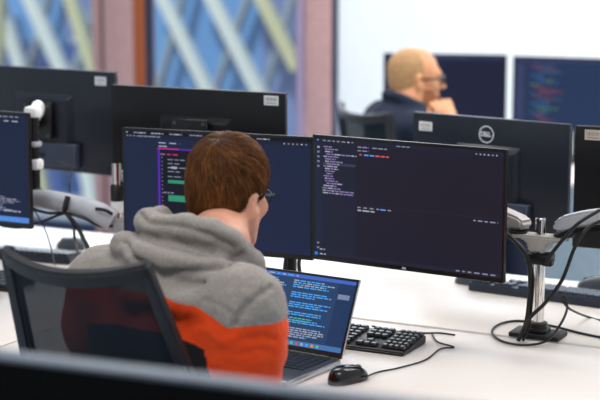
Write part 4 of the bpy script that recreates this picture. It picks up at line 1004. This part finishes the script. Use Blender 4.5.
# ------------------------------------------------------------------ chairs
def office_chair(label, loc, rotz, W0=.36, W1=.44, zt=1.09, zb=.66, rec=22, seat_z=.47, back_y=-.24):
    """local: seat at the origin facing +y"""
    o = thing('office_chair', label, 'chair', loc, rotz)
    def bp(s, t):   # s -1..1 across, t 0 bottom..1 top
        w = (W1+(W0-W1)*t)/2; y = back_y-(t*(zt-zb))*math.tan(R(rec))+.045*(s*s)*(.4+.6*t); z = zb+t*(zt-zb)+.022*(s*s)*t
        return Vector((s*w, y, z))
    def bar(name, path, wid, th):
        mb = MB(); b = bmesh.new(); rings = []
        for i, (p, side, nrm) in enumerate(path):
            wd = wid(i/(len(path)-1)) if callable(wid) else wid
            rings.append([b.verts.new(p+side*sx*wd/2+nrm*sy*th/2) for sx, sy in ((-1, -1), (1, -1), (1, 1), (-1, 1))])
        for A, C in zip(rings, rings[1:]):
            for k in range(4): b.faces.new((A[k], A[(k+1) % 4], C[(k+1) % 4], C[k]))
        b.faces.new(rings[0][::-1]); b.faces.new(rings[-1]); bmesh.ops.recalc_face_normals(b, faces=b.faces)
        bmesh.ops.bevel(b, geom=[e for e in b.edges if len(e.link_faces) == 2 and e.calc_face_angle(0) > .8], offset=.006, segments=3, affect='EDGES')
        mb.merge(b, M['chairframe']); return mb.build(name, o)
    nrm = Vector((0, math.cos(R(rec)), math.sin(R(rec)))); upv = Vector((0, -math.sin(R(rec)), math.cos(R(rec))))
    n = 16
    bar('top_rail', [(bp(-1+2*i/n, 1)-upv*.016, upv, nrm) for i in range(n+1)], .036, .026)
    bar('bottom_rail', [(bp(-1+2*i/n, 0), upv, nrm) for i in range(n+1)], .05, .024)
    for s in (-1, 1): bar('side_rail', [(bp(s, i/n)-Vector((s*.010, 0, 0)), Vector((1, 0, 0)), nrm) for i in range(n+1)], lambda t: .036-.008*t, .026)
    m = MB(); m.grid(lambda i, j: bp(-.93+1.86*i, .02+.93*j)+nrm*.004, 24, 24, M['net']); m.build('back_mesh', o)
    sp = MB(); sp.tube([(0, back_y-.02, zb), (0, back_y-.03, .52), (0, back_y+.08, .43), (0, -.02, .41)], [.022, .025, .026, .03], M['chairframe'], 12); sp.build('back_support', o)
    st = MB(); st.box((0, 0, seat_z-.035), (.48, .46, .07), M['seatfabric'], .03, 4); st.build('seat', o)
    for s in (-1, 1):
        if rec > 15: break
        a = MB(); a.tube([(s*.25, -.05, .42), (s*.29, -.05, .5), (s*.29, -.05, .63)], .014, M['chairframe'], 10); a.box((s*.29, .0, .645), (.06, .24, .03), M['chairframe'], .012, 3); a.build('armrest', o)
    c = MB(); c.lathe([(.028, .10), (.028, .28), (.02, .29), (.02, .41)], M['chairframe'], 20); c.build('gas_column', o)
    for k in range(5):
        a = 2*math.pi*k/5; l = MB(); l.tube([(0, 0, .105), (.15*math.cos(a), .15*math.sin(a), .095), (.29*math.cos(a), .29*math.sin(a), .072)], [.026, .02, .014], M['chairframe'], 10); lo_ = l.build('base_leg', o)
        w_ = MB(); w_.lathe([(.02, -.022), (.028, -.018), (.028, .018), (.02, .022)], M['blackplastic'], 16, Matrix.Translation((.29*math.cos(a), .29*math.sin(a), .0285)) @ Matrix.Rotation(a, 4, 'Z') @ Matrix.Rotation(R(90), 4, 'X')); w_.build('castor', lo_)
    return o
# near chair: placed so the back's top corners fall where they stand behind the man
ca = R(27); cr = Vector((math.cos(ca), -math.sin(ca), 0)); cf = Vector((math.sin(ca), math.cos(ca), 0))
tL_ = P(-2, 249, 3.08); tR_ = P(145, 264, 2.94); tm = (tL_+tR_)/2
print('chair top', tL_, tR_, (tR_-tL_).length)
zt_ = tm.z; zb_ = .62; rec_ = 27; by = -.235
topy = by-(zt_-zb_)*math.tan(R(rec_))+.045
cpos = Vector((tm.x, tm.y, 0))-cf*topy
office_chair('black office chair with see-through mesh back, under the man in the hoodie', (cpos.x, cpos.y, 0), -ca, W0=(tR_-tL_).length, W1=.47, zt=zt_-.022, zb=zb_, rec=rec_, back_y=by, seat_z=.41)
c2 = hip2+fF*.17; office_chair('dark office chair under the man in navy', (c2.x, c2.y, 0), -F_Y, W0=.42, W1=.46, zt=1.045, zb=.56, rec=10, seat_z=.42, back_y=-.27)
# far desk
u_, v_, _ = toUV(P(480, 100, 6.75)); 
M['bluepanel'] = mat('pale_blue_panel', (232, 247, 255), .5)
fd = desk('white far desk under the two blurred monitors', u_-.75, u_+.95, v_-.42, v_+.38)
k = MB(); k.box((0, .34, .41), (1.5, .018, .58), M['bluepanel'], .003); k.build('added_blue_panel', fd)  # panel added to supply the pale blue tone under the desk
for (mm, lab) in ((FM1, 'grey stand under the blurred blank far monitor'), (FM2, 'grey stand under the blurred code far monitor')):
    l = mm.location; s_ = thing('monitor_stand', lab, 'monitor stand', (l.x, l.y, DESK), mm.rotation_euler.z)
    m_ = MB(); m_.box((0, .07, .006), (.22, .18, .012), M['blackplastic'], .004); m_.build('foot', s_)
    m_ = MB(); m_.box((0, .085, .006+(l.z-DESK+.157)/2), (.05, .03, l.z-DESK+.157), M['blackplastic'], .005); m_.build('column', s_)
    m_ = MB(); m_.box((0, .065, l.z-DESK+.157), (.08, .03, .08), M['blackplastic'], .004); m_.build('mount_head', s_)
# ------------------------------------------------------------------ foreground dark panel
a0, a1 = P(-40, 346, 1.96), P(150, 372, 1.86); dv = (a1-a0); dv.z = 0; dv.normalize(); zt0 = (a0.z+a1.z)/2
fp0 = a0-dv*.35; wdt = 1.25; ctr = fp0+dv*wdt/2
fp = thing('desk_divider', 'out-of-focus black panel with pale top edge crossing the bottom left foreground', 'divider', (ctr.x, ctr.y, 0), math.atan2(dv.y, dv.x))
m_ = MB(); m_.box((0, 0, (zt0-.006+.35)/2), (wdt, .030, zt0-.006-.35), M['panel'], .002, 1); m_.build('panel', fp)
m_ = MB(); m_.box((0, 0, zt0-.003), (wdt, .032, .006), M['paneltop'], .002, 1); m_.build('top_edge', fp)
for s in (-1, 1):
    m_ = MB(); m_.box((s*(wdt/2-.1), 0, .175), (.05, .03, .35), M['metal_leg'], .003); m_.box((s*(wdt/2-.1), 0, .01), (.06, .4, .02), M['metal_leg'], .004); m_.build('foot', fp)
# ------------------------------------------------------------------ light, world, camera
print('navy knee', k2R)
w = bpy.data.worlds.new('World'); SC.world = w; w.use_nodes = True
bg = w.node_tree.nodes['Background']; bg.inputs[0].default_value = (.86, .93, 1, 1); bg.inputs[1].default_value = .62
def area(name, loc, rot, sx, sy, pw, col=(1, 1, 1)):
    l = bpy.data.lights.new(name, 'AREA'); l.shape = 'RECTANGLE'; l.size = sx; l.size_y = sy; l.energy = pw; l.color = col
    o = bpy.data.objects.new(name, l); COL.objects.link(o); o.location = loc; o.rotation_euler = rot; return o
for i, (u, v) in enumerate(((-2.6, 1.6), (-.6, 1.6), (-2.6, 4.0), (-.6, 4.0), (-3.2, 6.0), (-.8, 6.0), (-.3, 5.0))):  # last one is added fill for the blue panel at the far desk
    area('ceiling_light', UV(u, v, 2.86), (0, 0, UVROT), 1.2, .5, 22, (1, .95, .9))
area('wall_fill', UV(.2, 6.4, 2.6), (R(60), 0, UVROT), 2.5, .6, 45, (.95, .98, 1))  # unseen fill added to brighten the white back wall
area('window_light', UV(-4.0, VW-.2, 1.7), (R(-78), 0, UVROT), 3.2, 2.2, 60, (.82, .91, 1))
sl = bpy.data.lights.new('facade_sun', 'SUN'); sl.energy = 3.0; sl.angle = R(2); sl.color = (1, .97, .92)  # added and angled to brighten the building outside, clear of the desks
so = bpy.data.objects.new('facade_sun', sl); COL.objects.link(so); so.rotation_euler = (R(36), 0, UVROT); so.location = (0, -3, 8)
cam = bpy.data.cameras.new('Camera'); co = bpy.data.objects.new('Camera', cam); COL.objects.link(co); SC.camera = co
co.location = (0, 0, CAMZ); co.rotation_euler = (R(90)-PITCH, 0, 0)
cam.sensor_width = 36; cam.lens = 36*FOC/600; cam.clip_start = .05
cam.dof.use_dof = True; cam.dof.focus_distance = 3.66; cam.dof.aperture_fstop = 2.8
SC.view_settings.view_transform = 'Standard'; SC.view_settings.look = 'None'; SC.view_settings.exposure = 0.02; SC.view_settings.gamma = .93
